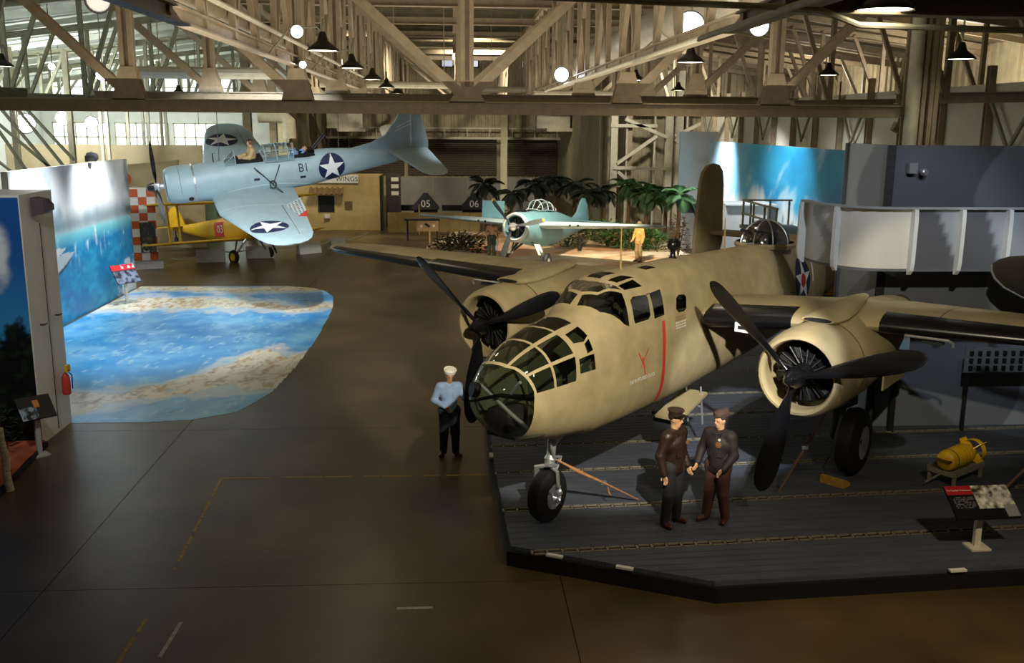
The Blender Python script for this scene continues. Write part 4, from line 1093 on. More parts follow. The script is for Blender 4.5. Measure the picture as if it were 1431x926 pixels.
# hanging cables (each its own thing)
mat('wire_dark','#3a3f42',.5,.4,0)
def W(M,x,y,z): return M@Vector((x,-y,z))
def cable(p,q,label,r=.018):
    p=Vector(p);e=empty('hanging_cable',p,label=label,cat='cable'); MB().tube([(0,0,0),Vector(q)-p],r,6).build('wire',mat('wire_dark','#3a3f42',.5,.4,0),e); return e
a=W(SBD,3.3,.57,.5);b=W(SBD,4.2,.55,.5);c=W(SBD,3.9,.62,-.18)
d=empty('lifting_sling',c,label='dark rope sling with ring on the flank of the dive bomber',cat='sling')
for q in (a,b): MB().tube([(0,0,0),q-c+Vector((0,-.04,0))],.018,6).build('sling_rope',MATS['wire_dark'],d)
MB().tube([(0,0,0),W(SBD,4.15,1.0,-.42)-c+Vector((0,0,.03))],.018,6).build('sling_rope',MATS['wire_dark'],d)
m=MB();m.tube([( .11*cos(t),-.03,.13*sin(t)) for t in np.linspace(0,2*PI,17)],.022,6).build('ring',MATS['wire_dark'],d)
cable(W(SBD,2.3,-5.9,.1),W(SBD,2.3,-5.9,.1)+Vector((0,0,5)),'thin wire holding up the raised wing of the dive bomber',.012)
cable(W(SBD,6.5,0,.7),W(SBD,6.5,0,.7)+Vector((0,0,6)),'thin wire rising from the dive bomber fuselage behind the gunner',.012)
cable(W(SBD,2.2,0,.66),W(SBD,2.2,0,.66)+Vector((0,0,6)),'thin wire rising from the dive bomber nose',.012)
# ------------------------------------------------------------------ stubby fighter on the sand
M_teal=mat('teal_grey_paint','#5a8490',.5,0,.08,2.5)
F4=plane_matrix((2.441,39.677,2.139),.544,.109,.008)
ftr=empty('fighter',M=F4,label='stubby blue-grey fighter with yellow propeller tips parked on sand',cat='airplane')
FS=[(1.1,.63,.63,-.64,2),(1.6,.66,.68,-.74,2.1),(2.4,.64,.80,-.82,2.2),(3.4,.58,.82,-.78,2.2),(4.4,.46,.74,-.58,2.1),(5.6,.3,.58,-.3,2),(6.8,.16,.45,-.05,2),(7.7,.04,.35,.1,2)]
fu=body(FS).build('fuselage',M_teal,ftr,ang=40)
cw=B().lathe([(.46,.3),(.45,.08),(.48,0),(.53,-.03),(.59,.03),(.63,.18),(.645,.45),(.64,.95)],(.22,0,-.01),(1,0,0),32,False).build('cowling',M_teal,ftr,recalc=False)
B().lathe([(.475,.0),(.53,-.035),(.597,.03),(.61,.08)],(.215,0,-.01),(1,0,0),32,False).build('cowl_lip',M_blue_pale,cw,recalc=False)
engine(ftr,.5,0,0,.44,True,M_alu,9,M_eng)
propeller(ftr,(0,0,0),1.48,.26,.75,mat('grey_blade','#55585a',.4,.2,.1,6),M_alu,True,.14,mat('yellow_tip','#d9a92e',.5,0,0))
FW=[(0,1.2,2.55,.12,.15),(.6,1.2,2.5,.12,.15),(4.9,1.5,1.75,.28,.11),(5.5,1.62,1.5,.30,.1),(5.75,1.8,1.1,.31,.09),(5.82,2.0,.6,.31,.08)]
for s in (1,-1):
    w=wing_mb(FW,s).build('wing',mat('pale_wing_paint','#8ea3a8',.5,0,.06,3),ftr,ang=40)
    rn=decal('wing_roundel',disc(.6),lambda u,v:(2.3+u,s*(4.2+v),wing_top(FW,2.3+u,4.2+v)+.008),M_navy,w); decal('white_star',starpoly(.6,PI/2),lambda u,v:(2.3+u,s*(4.2+v),wing_top(FW,2.3+u,4.2+v)+.016),M_wht,rn)
    for yy in (2.0,2.35): B().lathe([(0,-.02),(.05,-.02),(.05,.03),(0,.03)],(wing_at(FW,yy,1)-.0,s*yy,wing_at(FW,yy,3)),(1,0,0),8).build('gun_port',M_dark,w)
e=B();e.box((2.6,-2.35,.72),(.05,1.1,.75)).build('raised_wing_panel',M_teal,ftr)
FT=[(0,6.3,1.2,.4,.1),(1.6,6.5,.85,.4,.08),(2.0,6.7,.5,.4,.07)]
for s in (1,-1): wing_mb(FT,s).build('tailplane',M_teal,ftr,ang=40)
fin_mb([(5.9,.5),(6.4,.8),(6.8,1.35),(7.0,1.5),(7.3,1.5),(7.6,1.2),(7.85,.6),(7.8,.1),(7.3,.2),(6.5,.4)]).build('tail_fin',M_teal,ftr,ang=50)
canopy(ftr,[(1.75,.3,.74,.05),(2.05,.36,.76,.42),(2.55,.38,.78,.46),(3.1,.36,.78,.4),(3.5,.3,.78,.2)])
B().box((2.6,0,.8),(1.2,.6,.06)).build('cockpit_opening',M_dark,fu)
for s in (1,-1):
    g=B();g.tube([(1.3,s*.3,-.6),(1.35,s*.95,-1.3)],.05,8).tube([(1.8,s*.3,-.62),(1.4,s*.9,-1.25)],.035,8).tube([(1.0,s*.4,-.6),(1.35,s*.7,-1.05),(1.7,s*.4,-.7)],.03,6).build('landing_gear',M_greydk,ftr)
    gg=ftr.children[-1]
    B().lathe([(.12,-.09),(.28,-.09),(.32,-.04),(.32,.04),(.28,.09),(.12,.09)],(1.35,s*1.02,-1.34),(0,1,0),24,False).build('tyre',M_tyre,gg)
    B().lathe([(0,-.07),(.13,-.08),(.13,.08),(0,.07)],(1.35,s*1.02,-1.34),(0,1,0),16).build('wheel_hub',M_alu,gg)
    B().box((1.35,s*.62,-.9),(.5,.03,.5),R=Matrix.Rotation(s*.5,3,'X')).build('wheel_cover',M_blue_pale,gg)
B().tube([(6.8,0,.0),(7.05,0,-.8)],.04,6).lathe([(0,-.05),(.14,-.05),(.14,.05),(0,.05)],(7.1,0,-.84),(0,1,0),14).build('tail_wheel',M_greydk,ftr)
# ------------------------------------------------------------------ yellow biplane below the dive bomber
M_yel=mat('chrome_yellow','#e0b21f',.45,0,.08,4)
BI=plane_matrix((-8.5,44.6,1.55),-.85,.1)
bi=empty('biplane',M=BI,label='yellow biplane with red nose band parked under the dive bomber',cat='airplane')
BS=[(.3,.3,.42,-.42,2),(.8,.42,.5,-.5,2.2),(1.6,.45,.55,-.55,2.6),(2.8,.44,.58,-.55,2.8),(3.8,.4,.52,-.48,2.8),(5.2,.26,.4,-.25,2.4),(6.6,.12,.3,.0,2),(7.3,.04,.25,.1,2)]
fu=body(BS).build('fuselage',M_yel,bi,ang=40)
for s in (1,-1):
    for z,ln in ((-.45,4.9),(1.25,4.6)):
        WS=[(0,1.2,1.5,z,.1),(ln-.5,1.2,1.5,z+.12,.1),(ln-.15,1.4,1.1,z+.13,.09),(ln,1.7,.5,z+.13,.08)]
        wing_mb(WS,s).build('wing',M_yel,bi,ang=40)
    for x in (1.5,2.3): B().tube([(x,s*3.4,-.3),(x,s*3.4,1.3)],.045,6).build('wing_strut',M_yel,bi)
    B().tube([(1.5,s*.4,.5),(1.6,s*.6,1.25)],.035,6).tube([(2.4,s*.4,.5),(2.3,s*.6,1.25)],.035,6).build('cabane_strut',M_yel,bi)
    wing_mb([(0,6.2,1.1,.28,.08),(1.4,6.4,.8,.28,.07),(1.6,6.6,.4,.28,.06)],s).build('tailplane',M_yel,bi,ang=40)
    g=B().tube([(1.0,s*.35,-.45),(1.2,s*.9,-1.15)],.05,8).tube([(1.7,s*.35,-.45),(1.25,s*.88,-1.1)],.04,8).build('landing_gear',M_alu,bi)
    B().lathe([(.18,-.08),(.29,-.08),(.33,0),(.29,.08),(.18,.08)],(1.2,s*.98,-1.2),(0,1,0),24,False).build('tyre',M_tyre,g)
    B().lathe([(0,-.06),(.19,-.08),(.19,.08),(0,.06)],(1.2,s*.98,-1.2),(0,1,0),16).build('wheel_hub',M_yel,g)
fin_mb([(6.1,.25),(6.5,.9),(6.85,1.25),(7.2,1.3),(7.55,.9),(7.6,.3),(7.4,.1)]).build('tail_fin',M_yel,bi,ang=50)
for s in (1,-1):
    mb=B();mb.grid(lambda u,v:(2.5+.75*u,s*(side_y(BS,2.5+.75*u,-.3+.7*v)+.01),-.3+.7*v),np.linspace(0,1,6),np.linspace(0,1,6));mb.build('red_band',M_red,fu,recalc=False)
text_mb('03',.5,lambda u,v:(2.75-u,-(side_y(BS,2.75-u,.05+v)+.025),.05+v),True).build('side_lettering',M_wht,fu,recalc=False)
B().lathe([(.001,-.1),(.1,0),(.12,.1),(.45,.12),(.5,.4),(.46,.6)],(.1,0,0),(1,0,0),20).build('engine',M_eng,bi)
propeller(bi,(0,0,0),1.3,.22,.4,M_blkprop,M_alu,True,.1,None,2,.3)
B().lathe([(0,-.04),(.12,-.04),(.12,.04),(0,.04)],(7.1,0,-.35),(0,1,0),12).tube([(7.1,0,.1),(7.1,0,-.35)],.03,6).build('tail_wheel',M_greydk,bi)
# ------------------------------------------------------------------ people (exhibit figures)
M_hair=mat('dark_hair','#2a1d14',.7,0,.2,30); M_eye=mat('eye_dark','#1a1512',.3,0,0); M_lip=mat('lip','#8a4f42',.5,0,0)
M_shoe=mat('brown_shoe','#4a2119',.35,0,.1,20)
def person(name,label,M,pose,cl,h=.015,seat=False):
    """figure facing -Y; pose gives joints; cl gives clothing materials"""
    e=empty(name,M=M,label=label,cat='person')
    J=dict(pelvis=(0,0,.96),chest=(0,0,1.28),neck=(0,.0,1.46),head=(0,-.015,1.635),
      shR=(-.19,.0,1.40),shL=(.19,.0,1.40),elR=(-.25,.02,1.12),elL=(.25,.02,1.12),wrR=(-.25,-.06,.88),wrL=(.25,-.06,.88),
      haR=(-.245,-.09,.79),haL=(.245,-.09,.79),hiR=(-.095,0,.92),hiL=(.095,0,.92),knR=(-.11,-.02,.49),knL=(.11,-.02,.49),anR=(-.12,.02,.09),anL=(.12,.02,.09),toR=(-.15,-.13,.045),toL=(.15,-.13,.045),hd=(0,-1,0))
    J.update(pose); V={k:np.array(v,float) for k,v in J.items()}
    up=(V['head']-V['neck']);up/=np.linalg.norm(up); f=V['hd']/np.linalg.norm(V['hd']); f=f-up*(f@up)*.6; f/=np.linalg.norm(f); r=np.cross(f,up); r/=np.linalg.norm(r)
    H=V['head']
    at=lambda a,b,c:tuple(H+r*a+f*b+up*c)
    head=[('e',tuple(H+up*.03-f*.012),(.078,.092,.092)),(at(0,.005,.0),at(0,.03,-.075),.072,.046),(at(0,.045,-.088),at(0,.05,-.09),.028,.026),
          (at(0,.082,.012),at(0,.103,-.022),.010,.016),(at(-.03,.072,.030),at(.03,.072,.030),.014,.014),
          (at(-.076,-.005,.015),at(-.078,-.012,-.02),.014,.010),(at(.076,-.005,.015),at(.078,-.012,-.02),.014,.010),
          (at(-.018,.076,-.052),at(.018,.076,-.052),.011,.011),(tuple(V['neck']-np.array((0,0,.03))),at(0,-.015,-.05),.058,.054)]
    tor=[(tuple(V['pelvis']),tuple(V['chest']),.125,.135),(tuple(V['hiR']),tuple(V['hiL']),.105,.105),
         (tuple(V['chest']+[-.07,0,.0]),tuple(V['chest']+[.07,0,0]),.115,.115),(tuple(V['shR']*.85+V['neck']*.15),tuple(V['shL']*.85+V['neck']*.15),.065,.065),(tuple(V['chest']),tuple(V['neck']-np.array((0,0,.04))),.11,.06)]
    arm=[];hands=[];leg=[]
    for s in 'RL':
        arm+=[(tuple(V['sh'+s]),tuple(V['el'+s]),.055,.043),(tuple(V['el'+s]),tuple(V['wr'+s]),.043,.029)]
        w,a=V['wr'+s],V['ha'+s];d=(a-w)/max(np.linalg.norm(a-w),1e-6)
        # palm, four fingers, a thumb leaving the side of the palm
        sidev=np.cross(d,[1 if s=='L' else -1,0,0.]);
        if np.linalg.norm(sidev)<.2: sidev=np.cross(d,[0,0,1.])
        sidev/=np.linalg.norm(sidev);cur=np.cross(sidev,d)
        pc=w+d*.05
        hand=[(tuple(w),tuple(w+d*.03),.026,.026)];hands.append(hand)
        for q in (-1,0,1): hand.append((tuple(w+d*.02+sidev*.014*q),tuple(w+d*.08+sidev*.025*q),.017,.014))
        for q,l in ((-1.5,.055),(-.5,.068),(.5,.072),(1.5,.062)):
            b=w+d*.085+sidev*.0185*q; m=b+d*l*.55+cur*.008; t=m+d*l*.4+cur*.024
            hand+=[(tuple(b),tuple(m),.0098,.0092),(tuple(m),tuple(t),.0092,.0075)]
        b=w+d*.03+sidev*.028; m=b+sidev*.03+d*.028+cur*.012; t=m+d*.03+cur*.012+sidev*.004
        hand+=[(tuple(b),tuple(m),.014,.011),(tuple(m),tuple(t),.011,.009)]
        leg+=[(tuple(V['hi'+s]),tuple(V['kn'+s]),.09,.062),(tuple(V['kn'+s]),tuple(V['an'+s]),.062,.042)]
    foot=[]
    for s in 'RL':
        an,to=V['an'+s],V['to'+s]; foot+=[(tuple(an-[0,0,.02]),tuple(to),.046,.036),(tuple(an-[0,-.035,.045]),tuple(to-[0,0,.0]),.042,.034),(tuple(an+[0,0,.05]),tuple(an),.05,.05)]
    body=blob('body',head+tor+arm+leg,MATS['mannequin_skin'],e,h,.025)
    for s in (-1,1):
        MB().ball(at(s*.031,.081,.012),.011,8,6).build('eye',M_eye,e)
    MB().ball(at(0,.083,-.053),.014,8,5,(1,.5,.35)).build('mouth',M_lip,e)
    for hd_ in hands: blob('hand',hd_,MATS['mannequin_skin'],e,.0065,.006)
    inf=lambda L,a:[(c[0],c[1],c[2]+a,c[3]+a) for c in L]
    if cl.get('shirt'):
        ar=[(c[0],tuple(np.array(c[1])*.97+np.array(c[0])*.03),c[2]+(.03 if cl.get('jacket') else .02),c[3]+(.026 if cl.get('jacket') else .02)) for c in arm]
        t=[(tuple(V['pelvis']+[0,0,cl.get('hem',0.0)]),)+tor[0][1:2]+((.158,.172) if cl.get('jacket') else (.147,.155))]+inf(tor[2:4],.032 if cl.get('jacket') else .02)+[(tor[4][0],tor[4][1],.125,.072)]
        sh=blob('shirt' if not cl.get('jacket') else 'jacket',t+ar,cl['shirt'],e,h,.03)
        # collar and button placket
        n=V['neck'];m=MB()
        m.lathe([(.072,-.03),(.082,.0),(.078,.02),(.066,.018)],tuple(n-[0,0,.02]),(0,-.15,1),18,False).build('collar',cl['shirt'],e,recalc=False)
        c=V['chest'];fy=c[1]-(.172 if cl.get('jacket') else .152)
        MB().loft([[(-.012,fy+.03,c[2]+.12),(.012,fy+.03,c[2]+.12),(.012,fy+.06,c[2]+.12),(-.012,fy+.06,c[2]+.12)],[(-.012,fy,c[2]),(.012,fy,c[2]),(.012,fy+.03,c[2]),(-.012,fy+.03,c[2])],[(-.012,fy+.012,c[2]-.24),(.012,fy+.012,c[2]-.24),(.012,fy+.04,c[2]-.24),(-.012,fy+.04,c[2]-.24)]]).build('front_placket',cl['shirt'],e,ang=0)
        for q in (-1,1):
            MB().box((q*.085,fy+.022,c[2]-.01 if not cl.get('jacket') else c[2]-.13),(.085,.03,.095),R=Matrix.Rotation(q*.35,3,'Z')).build('pocket',cl['shirt'],e,ang=0)
            n=V['neck']; MB().prism([(q*.012,n[2]-.02),(q*.075,n[2]-.0),(q*.085,n[2]-.075),(q*.03,n[2]-.105)],'y',n[1]-.115,n[1]-.09).build('collar_flap',cl['shirt'],e,ang=0)
        if cl.get('band'): blob('waistband',[(tuple(V['pelvis']+[-.05,0,cl.get('hem',0)-.06]),tuple(V['pelvis']+[.05,0,cl.get('hem',0)-.06]),.142,.142)],cl['shirt'],e,h,.02)
        if cl.get('badge'):
            for (dx,dz,rr,mm) in cl['badge']:
                c=V['chest']; MB().lathe([(0,.0),(rr,0),(rr,-.012),(0,-.014)],(dx,c[1]-.165,c[2]+dz),(0,1,0),16).build('badge',mm,e)
    if cl.get('trouser'):
        blob('trousers',inf(leg,.028)+[(tuple(V['hiR']),tuple(V['hiL']),.125,.125),(tuple(V['pelvis']),tuple(V['pelvis']+[0,0,.06]),.13,.128)],cl['trouser'],e,h,.03)
        if not seat: MB().lathe([(.145,-.02),(.147,.0),(.145,.02)],tuple(V['pelvis']+[0,0,.075]),(0,0,1),24,False).build('belt',cl.get('belt',M_eye),e,recalc=False)
    if not seat: blob('shoes',foot,cl.get('shoe',M_shoe),e,.012,.02)
    # hair and hats
    hb=tuple(H+up*.048-f*.022)
    if cl.get('hair',True):
        hs=capsules([('e',hb,(.088,.1,.088))],.02)
        def cut(X,Y,Z):
            d=hs(X,Y,Z); a=(X-H[0])*f[0]+(Y-H[1])*f[1]+(Z-H[2])*f[2]; b=(X-H[0])*up[0]+(Y-H[1])*up[1]+(Z-H[2])*up[2]
            return np.maximum(d,np.maximum(a-.045-.25*np.maximum(b-.04,0),-b-.03+.9*np.maximum(a,0)))
        blob('hair',[('e',hb,(.09,.1,.09))],M_hair,e,.011,sdf=cut)
    hat=cl.get('hat')
    Hm=Matrix(((r[0],-f[0],up[0],0),(r[1],-f[1],up[1],0),(r[2],-f[2],up[2],0),(0,0,0,1)))
    def put(mb,nm,m,off):
        mb.v=[tuple(Vector(H+up*off[1]+f*off[0])+Hm.to_3x3()@Vector(v)) for v in mb.v]; return mb.build(nm,m,e,ang=50)
    if hat=='sailor':
        put(MB().lathe([(.0,.085),(.08,.078),(.10,.045),(.1,0),(.112,-.005),(.126,.06),(.118,.065),(.106,.03)],n=24),'sailor_cap',cl['hatm'],(-.012,.068))
    if hat=='peaked':
        m=MB(); m.lathe([(.098,0),(.1,.03),(.122,.055),(.12,.075),(.05,.085),(.001,.085)],n=24,caps=False); put(m,'cap',cl['hatm'],(-.015,.078))
        m=MB(); m.grid(lambda u,v:((.1+.055*v*sin(PI*u))*cos(PI+PI*u),(.1+.06*v)*sin(PI+PI*u),-.012*v-.004),np.linspace(0,1,12),[0,.5,1]); put(m,'cap_visor',M_eye,(-.015,.082))
    if hat=='garrison':
        m=MB();rings=[]
        for y,w,z in ((-.125,.02,.075),(-.09,.07,.085),(0,.095,.09),(.09,.08,.1),(.125,.02,.105)):
            rings.append([(-w,y,0),(-w*1.05,y,z*.6),(-w*.3,y,z),(w*.3,y,z),(w*1.05,y,z*.6),(w,y,0)])
        put(m.loft(rings),'garrison_cap',cl['hatm'],(-.012,.078))
    if hat=='brim':
        put(MB().lathe([(.15,0),(.1,.012),(.095,.07),(.06,.1),(.001,.1)],n=20,caps=False),'bush_hat',cl['hatm'],(-.015,.06))
    if hat=='helmet':
        blob('flying_helmet',[('e',tuple(H+up*.03-f*.02),(.095,.1,.1))],cl['hatm'],e,.012,sdf=lambda X,Y,Z:np.maximum(capsules([('e',tuple(H+up*.03-f*.02),(.095,.105,.105))])(X,Y,Z),((X-H[0])*f[0]+(Y-H[1])*f[1]+(Z-H[2])*f[2])-.05))
    return e
def PM(x,y,z,rz,s=1.): return Matrix.Translation((x,y,z))@Matrix.Rotation(rz,4,'Z')@Matrix.Scale(s,4)
M_cham=mat('chambray_shirt','#8fa9d0',.75,0,.08,9); M_den=mat('navy_denim','#1f2436',.8,0,.12,12); M_caps=mat('white_cap','#f0ece2',.7,0,.04,9)
M_leath=mat('dark_leather','#2b1d18',.4,0,.2,14,.3,40); M_trz=mat('dark_trousers','#1b1a20',.8,0,.1,12); M_mar=mat('maroon_trousers','#4d2f2a',.8,0,.1,12); M_jack=mat('dark_blouse','#241c20',.7,0,.15,12)
M_gold=mat('patch_ochre','#7b5638',.6,0,.2,30)
M_skin=MATS['mannequin_skin']
person('person','man in white sailor cap and light blue shirt beside the bomber nose',PM(-.08,17.83,0,.1,.99),
  dict(hd=(.15,-1,-.5),head=(.01,-.04,1.625),elR=(-.29,.03,1.13),wrR=(-.10,-.20,1.06),haR=(-.02,-.24,1.02),elL=(.30,-.05,1.17),wrL=(.46,-.20,1.11),haL=(.54,-.24,1.12),toR=(-.19,-.12,.045),toL=(.2,-.12,.045)),
  dict(shirt=M_cham,hem=.02,trouser=M_den,hat='sailor',hatm=M_caps))
person('person','man in leather jacket and peaked cap, left of two airmen on the deck',PM(3.31,13.74,DECK,.75,1.03),
  dict(hd=(.25,-1,-.05),elR=(-.27,.05,1.12),wrR=(-.26,-.03,.86),haR=(-.25,-.05,.78),elL=(.27,.04,1.12),wrL=(.27,-.08,.88),haL=(.26,-.12,.80),anR=(-.13,.02,.09),toR=(-.17,-.12,.045),anL=(.14,.0,.09),toL=(.18,-.14,.045)),
  dict(shirt=M_leath,jacket=1,band=1,hem=-.0,trouser=M_trz,hat='peaked',hatm=mat('brown_cap','#33211c',.6,0,.1,12),badge=[(.09,.02,.032,M_gold)]))
person('person','man in dark blouse with chest patch and folded cap, right of two airmen',PM(4.03,13.82,DECK,-.75,1.0),
  dict(hd=(-.35,-1,-.08),elR=(-.28,-.02,1.14),wrR=(-.26,-.18,.96),haR=(-.25,-.25,.90),elL=(.25,.0,1.12),wrL=(.17,-.17,.93),haL=(.13,-.23,.88),anR=(-.15,-.03,.09),toR=(-.2,-.18,.045),anL=(.13,.06,.09),toL=(.17,-.08,.045)),
  dict(shirt=M_jack,jacket=1,band=1,trouser=M_mar,hat='garrison',hatm=mat('garrison_cloth','#3a2820',.8,0,.1,12),badge=[(.07,.02,.05,M_gold),(.08,.1,.02,M_wht)]))
person('person','bare-chested man in green trousers standing on sand left of the fighter',PM(1.75,43.44,.35,.1,1.0),
  dict(elL=(.27,.02,1.12),wrL=(.26,-.12,.9),haL=(.25,-.16,.83)),
  dict(trouser=mat('olive_trousers','#4c5340',.8,0,.1,12)),.02)
e=empty('towel',(1.98,43.25,.98),label='white cloth held by the bare-chested man',cat='towel')
MB().grid(lambda u,v:(.11*(u-.5)+.02*sin(6*v),.03*sin(9*u+3*v),.22-.5*v),np.linspace(0,1,8),np.linspace(0,1,8)).build('cloth',M_wht,e,recalc=False)
person('person','man in tan jacket and hat standing on sand right of the fighter',PM(8.17,42.02,.35,-1.0,1.0),
  dict(elR=(-.26,-.05,1.13),wrR=(-.2,-.2,.98),haR=(-.18,-.26,.94)),
  dict(shirt=mat('tan_jacket','#c69a55',.7,0,.1,12),jacket=1,band=1,hem=-.02,trouser=mat('khaki_trousers','#8a7450',.8,0,.1,12),hat='brim',hatm=mat('bush_hat_cloth','#7a6a44',.8,0,.1,12)),.02)
seatpose=dict(pelvis=(0,0,.0),chest=(0,.03,.32),neck=(0,.03,.50),head=(0,.01,.675),shR=(-.18,.03,.44),shL=(.18,.03,.44),elR=(-.22,-.08,.2),elL=(.22,-.08,.2),wrR=(-.12,-.3,.2),wrL=(.12,-.3,.2),haR=(-.1,-.38,.2),haL=(.1,-.38,.2),hiR=(-.09,0,-.02),hiL=(.09,0,-.02),knR=(-.12,-.4,.02),knL=(.12,-.4,.02),anR=(-.12,-.45,-.38),anL=(.12,-.45,-.38),toR=(-.12,-.6,-.42),toL=(.12,-.6,-.42))
M_khaki=mat('khaki_flying_suit','#b5986b',.8,0,.1,12)
SCK=SBD@Matrix.Translation((3.3,-.02,.55))@Matrix.Rotation(-PI/2,4,'Z')
person('person','pilot in tan flying suit sitting in the front cockpit of the dive bomber',SCK,seatpose,dict(shirt=M_khaki,jacket=1,trouser=M_khaki,hat='helmet',hatm=mat('helmet_leather','#6b4a2f',.6,0,.1,12)),.018,True)
SCK=SBD@Matrix.Translation((5.0,.05,.34))@Matrix.Rotation(PI/2,4,'Z')@Matrix.Rotation(-.35,4,'X')
gp=dict(seatpose);gp.update(wrR=(-.1,-.32,.3),haR=(-.07,-.4,.33),wrL=(.1,-.32,.3),haL=(.07,-.4,.33))
person('person','gunner in blue shirt leaning back in the rear cockpit of the dive bomber',SCK,gp,dict(shirt=mat('blue_work_shirt','#6f8fb8',.8,0,.1,12),trouser=M_den,hat='helmet',hatm=MATS['helmet_leather']),.018,True)
# ------------------------------------------------------------------ dark carrier-deck platform
M_plank=mat('deck_plank','#484e5c',.6,0,.2,1.5,.1,30,stretch=(1,6,1)); M_skirt=mat('black_skirt','#08080a',.7,0,.1,4); M_iron=mat('pale_iron','#8f8a7c',.5,.3,.15,20)
PLAT=[(.70,26.0),(.66,16.8),(.76,13.04),(3.5,11.77),(8.0,12.1),(18.0,12.9),(18.0,26.0)]
dk=MB().prism(PLAT,'z',.0,.225).build('deck_platform',M_skirt,kind='structure',ang=0)
inner=[(.76,25.9),(.72,16.8),(.82,13.08),(3.5,11.83),(8.0,12.16),(17.9,12.96),(17.9,25.9)]
def clip(poly,a,b,c):
    out=[];n=len(poly)
    for i in range(n):
        p,q=poly[i],poly[(i+1)%n];dp=a*p[0]+b*p[1]-c;dq=a*q[0]+b*q[1]-c
        if dp<=0: out.append(p)
        if dp*dq<0: t=dp/(dp-dq); out.append((p[0]+(q[0]-p[0])*t,p[1]+(q[1]-p[1])*t))
    return out
SL=.075;nrm_=(-SL,1.0)
def between(c0,c1):
    p=clip(inner,nrm_[0],nrm_[1],c1); return clip(p,-nrm_[0],-nrm_[1],-c0)
c=11.0;strips=[12.78,14.36,16.03,17.45,19.05,20.6,22.5,24.1]
edges=[10.6]+strips+[26]
for a,b in zip(edges[:-1],edges[1:]):
    n=max(1,round((b-a-.16)/.19))
    for k in range(n):
        c0=a+.08+(b-a-.16)*k/n;c1=a+.08+(b-a-.16)*(k+1)/n-.012
        p=between(c0,c1)
        if len(p)>2: MB().prism(p,'z',.22,DECK).build('deck_plank',M_plank,dk,ang=0)
for cst in strips:
    p=between(cst-.08,cst+.08)
    if len(p)<3: continue
    x0=min(q[0] for q in p)+.03;x1=max(q[0] for q in p)-.05
    st=MB().prism(p,'z',.21,DECK-.03).build('strip_bed',M_skirt,dk,ang=0)
    m=MB();k=0
    for o in (-.055,.055): 
        x=x0
        while x<x1:
            l=min(.16,x1-x); m.beam((x,cst+SL*x+o,DECK-.012),(x+l,cst+SL*(x+l)+o,DECK-.012),.03,.022); x+=.22
    x=x0
    while x<x1: m.beam((x-.03,cst+SL*x-.06,DECK-.012),(x-.03,cst+SL*x+.06,DECK-.012),.035,.02); x+=.22
    m.build('tie_down_strip',M_iron,dk,ang=0,kind='stuff')
for (x,y,a) in ((1.42,12.72,-.43),(2.35,12.3,-.43),(6.95,12.02,.08),(.69,17.0,1.55)):
    MB().box((x,y,DECK-.0),(.24,.07,.03),rz=a).build('edge_label',M_wht,dk,ang=0)
# ------------------------------------------------------------------ floor map
P_map=vcmat('map_print',.28)
out=[(-8.05,20.22),(-12.03,20.22),(-12.03,37.6),(-5.9,37.8),(-4.9,37.0),(-4.3,35.4),(-4.15,33.3),(-4.1,31.0)]
def mp(u,v): return (-12.05+8.0*u,20.2+17.65*v,.006)
right=[(20.2,-6.6),(20.35,-5.6),(20.92,-4.75),(22.5,-4.3),(25,-4.12),(28,-4.05),(31,-4.08),(33.3,-4.15),(35.4,-4.4),(36.6,-4.8),(37.4,-5.4),(37.82,-6.4)]
def inmap(x,y,z):
    xr=np.interp(y,[a for a,_ in right],[b for _,b in right]); return x<xr and 20.2<=y<=37.85
def mapcol(U,V):
    X=-12.05+8*U;Y=20.2+17.65*V
    n=vnoise(X*.55,Y*.4,3,5);n2=vnoise(X*2.2,Y*1.8,9,4);n3=vnoise(X*7,Y*2.2,21,3);n4=vnoise(X*5,Y*9,33,2)
    sea=mixc(lin('#2f93d8'),lin('#7cc2ea'),sstep(.3,.75,n2*.6+n*.4))
    sea=mixc(sea,lin('#a9cfe6'),sstep(.56,.7,n3)*.7)
    # two coasts running across the map
    c1=np.abs(Y-(21.7+.42*(X+9.5)+1.2*(n-.5)*3+.9*np.sin(X*.9)))-1.35-.8*np.sin(X*1.3+2)
    c2=np.abs(Y-(34.3-.10*(X+12)+2.4*(n-.5)))-1.5+.16*(X+12)
    c3=np.abs(Y-37.2-.3*np.sin(X))-.5-.9*(n-.5)
    land=np.minimum(np.minimum(c1,c2),c3)+(n2-.5)*1.6
    lc=mixc(lin('#efe6cf'),lin('#c9a978'),sstep(.45,.7,n3)); lc=mixc(lc,lin('#9aa06a'),sstep(.55,.75,n2)*.5)
    ln=sstep(.1,-.15,land)
    C=mixc(sea,lc,ln); C=mixc(C,lin('#f2ecd9'),sstep(.55,.1,np.abs(land-.18))*.55*(1-ln))
    C=mixc(C,lin('#8d6b42'),sstep(.035,.0,np.abs(n2-.5))*ln*.7)
    C=mixc(C,lin('#1f3f5c'),(n4>.66)*(n3>.5)*.75)
    return C
mapo=printed('floor_map',230,420,mp,mapcol,P_map,keep=inmap,label='big blue and cream relief map laid flat on the floor before the beach mural',cat='map')
# ------------------------------------------------------------------ left side displays
P_mur=vcmat('mural_print',.45)
M_pan=mat('panel_white','#d9d5c8',.5,0,.04,2)
def sheet(o,u,v): o=Vector(o);u=Vector(u);v=Vector(v); return lambda a,b:o+u*a+v*b
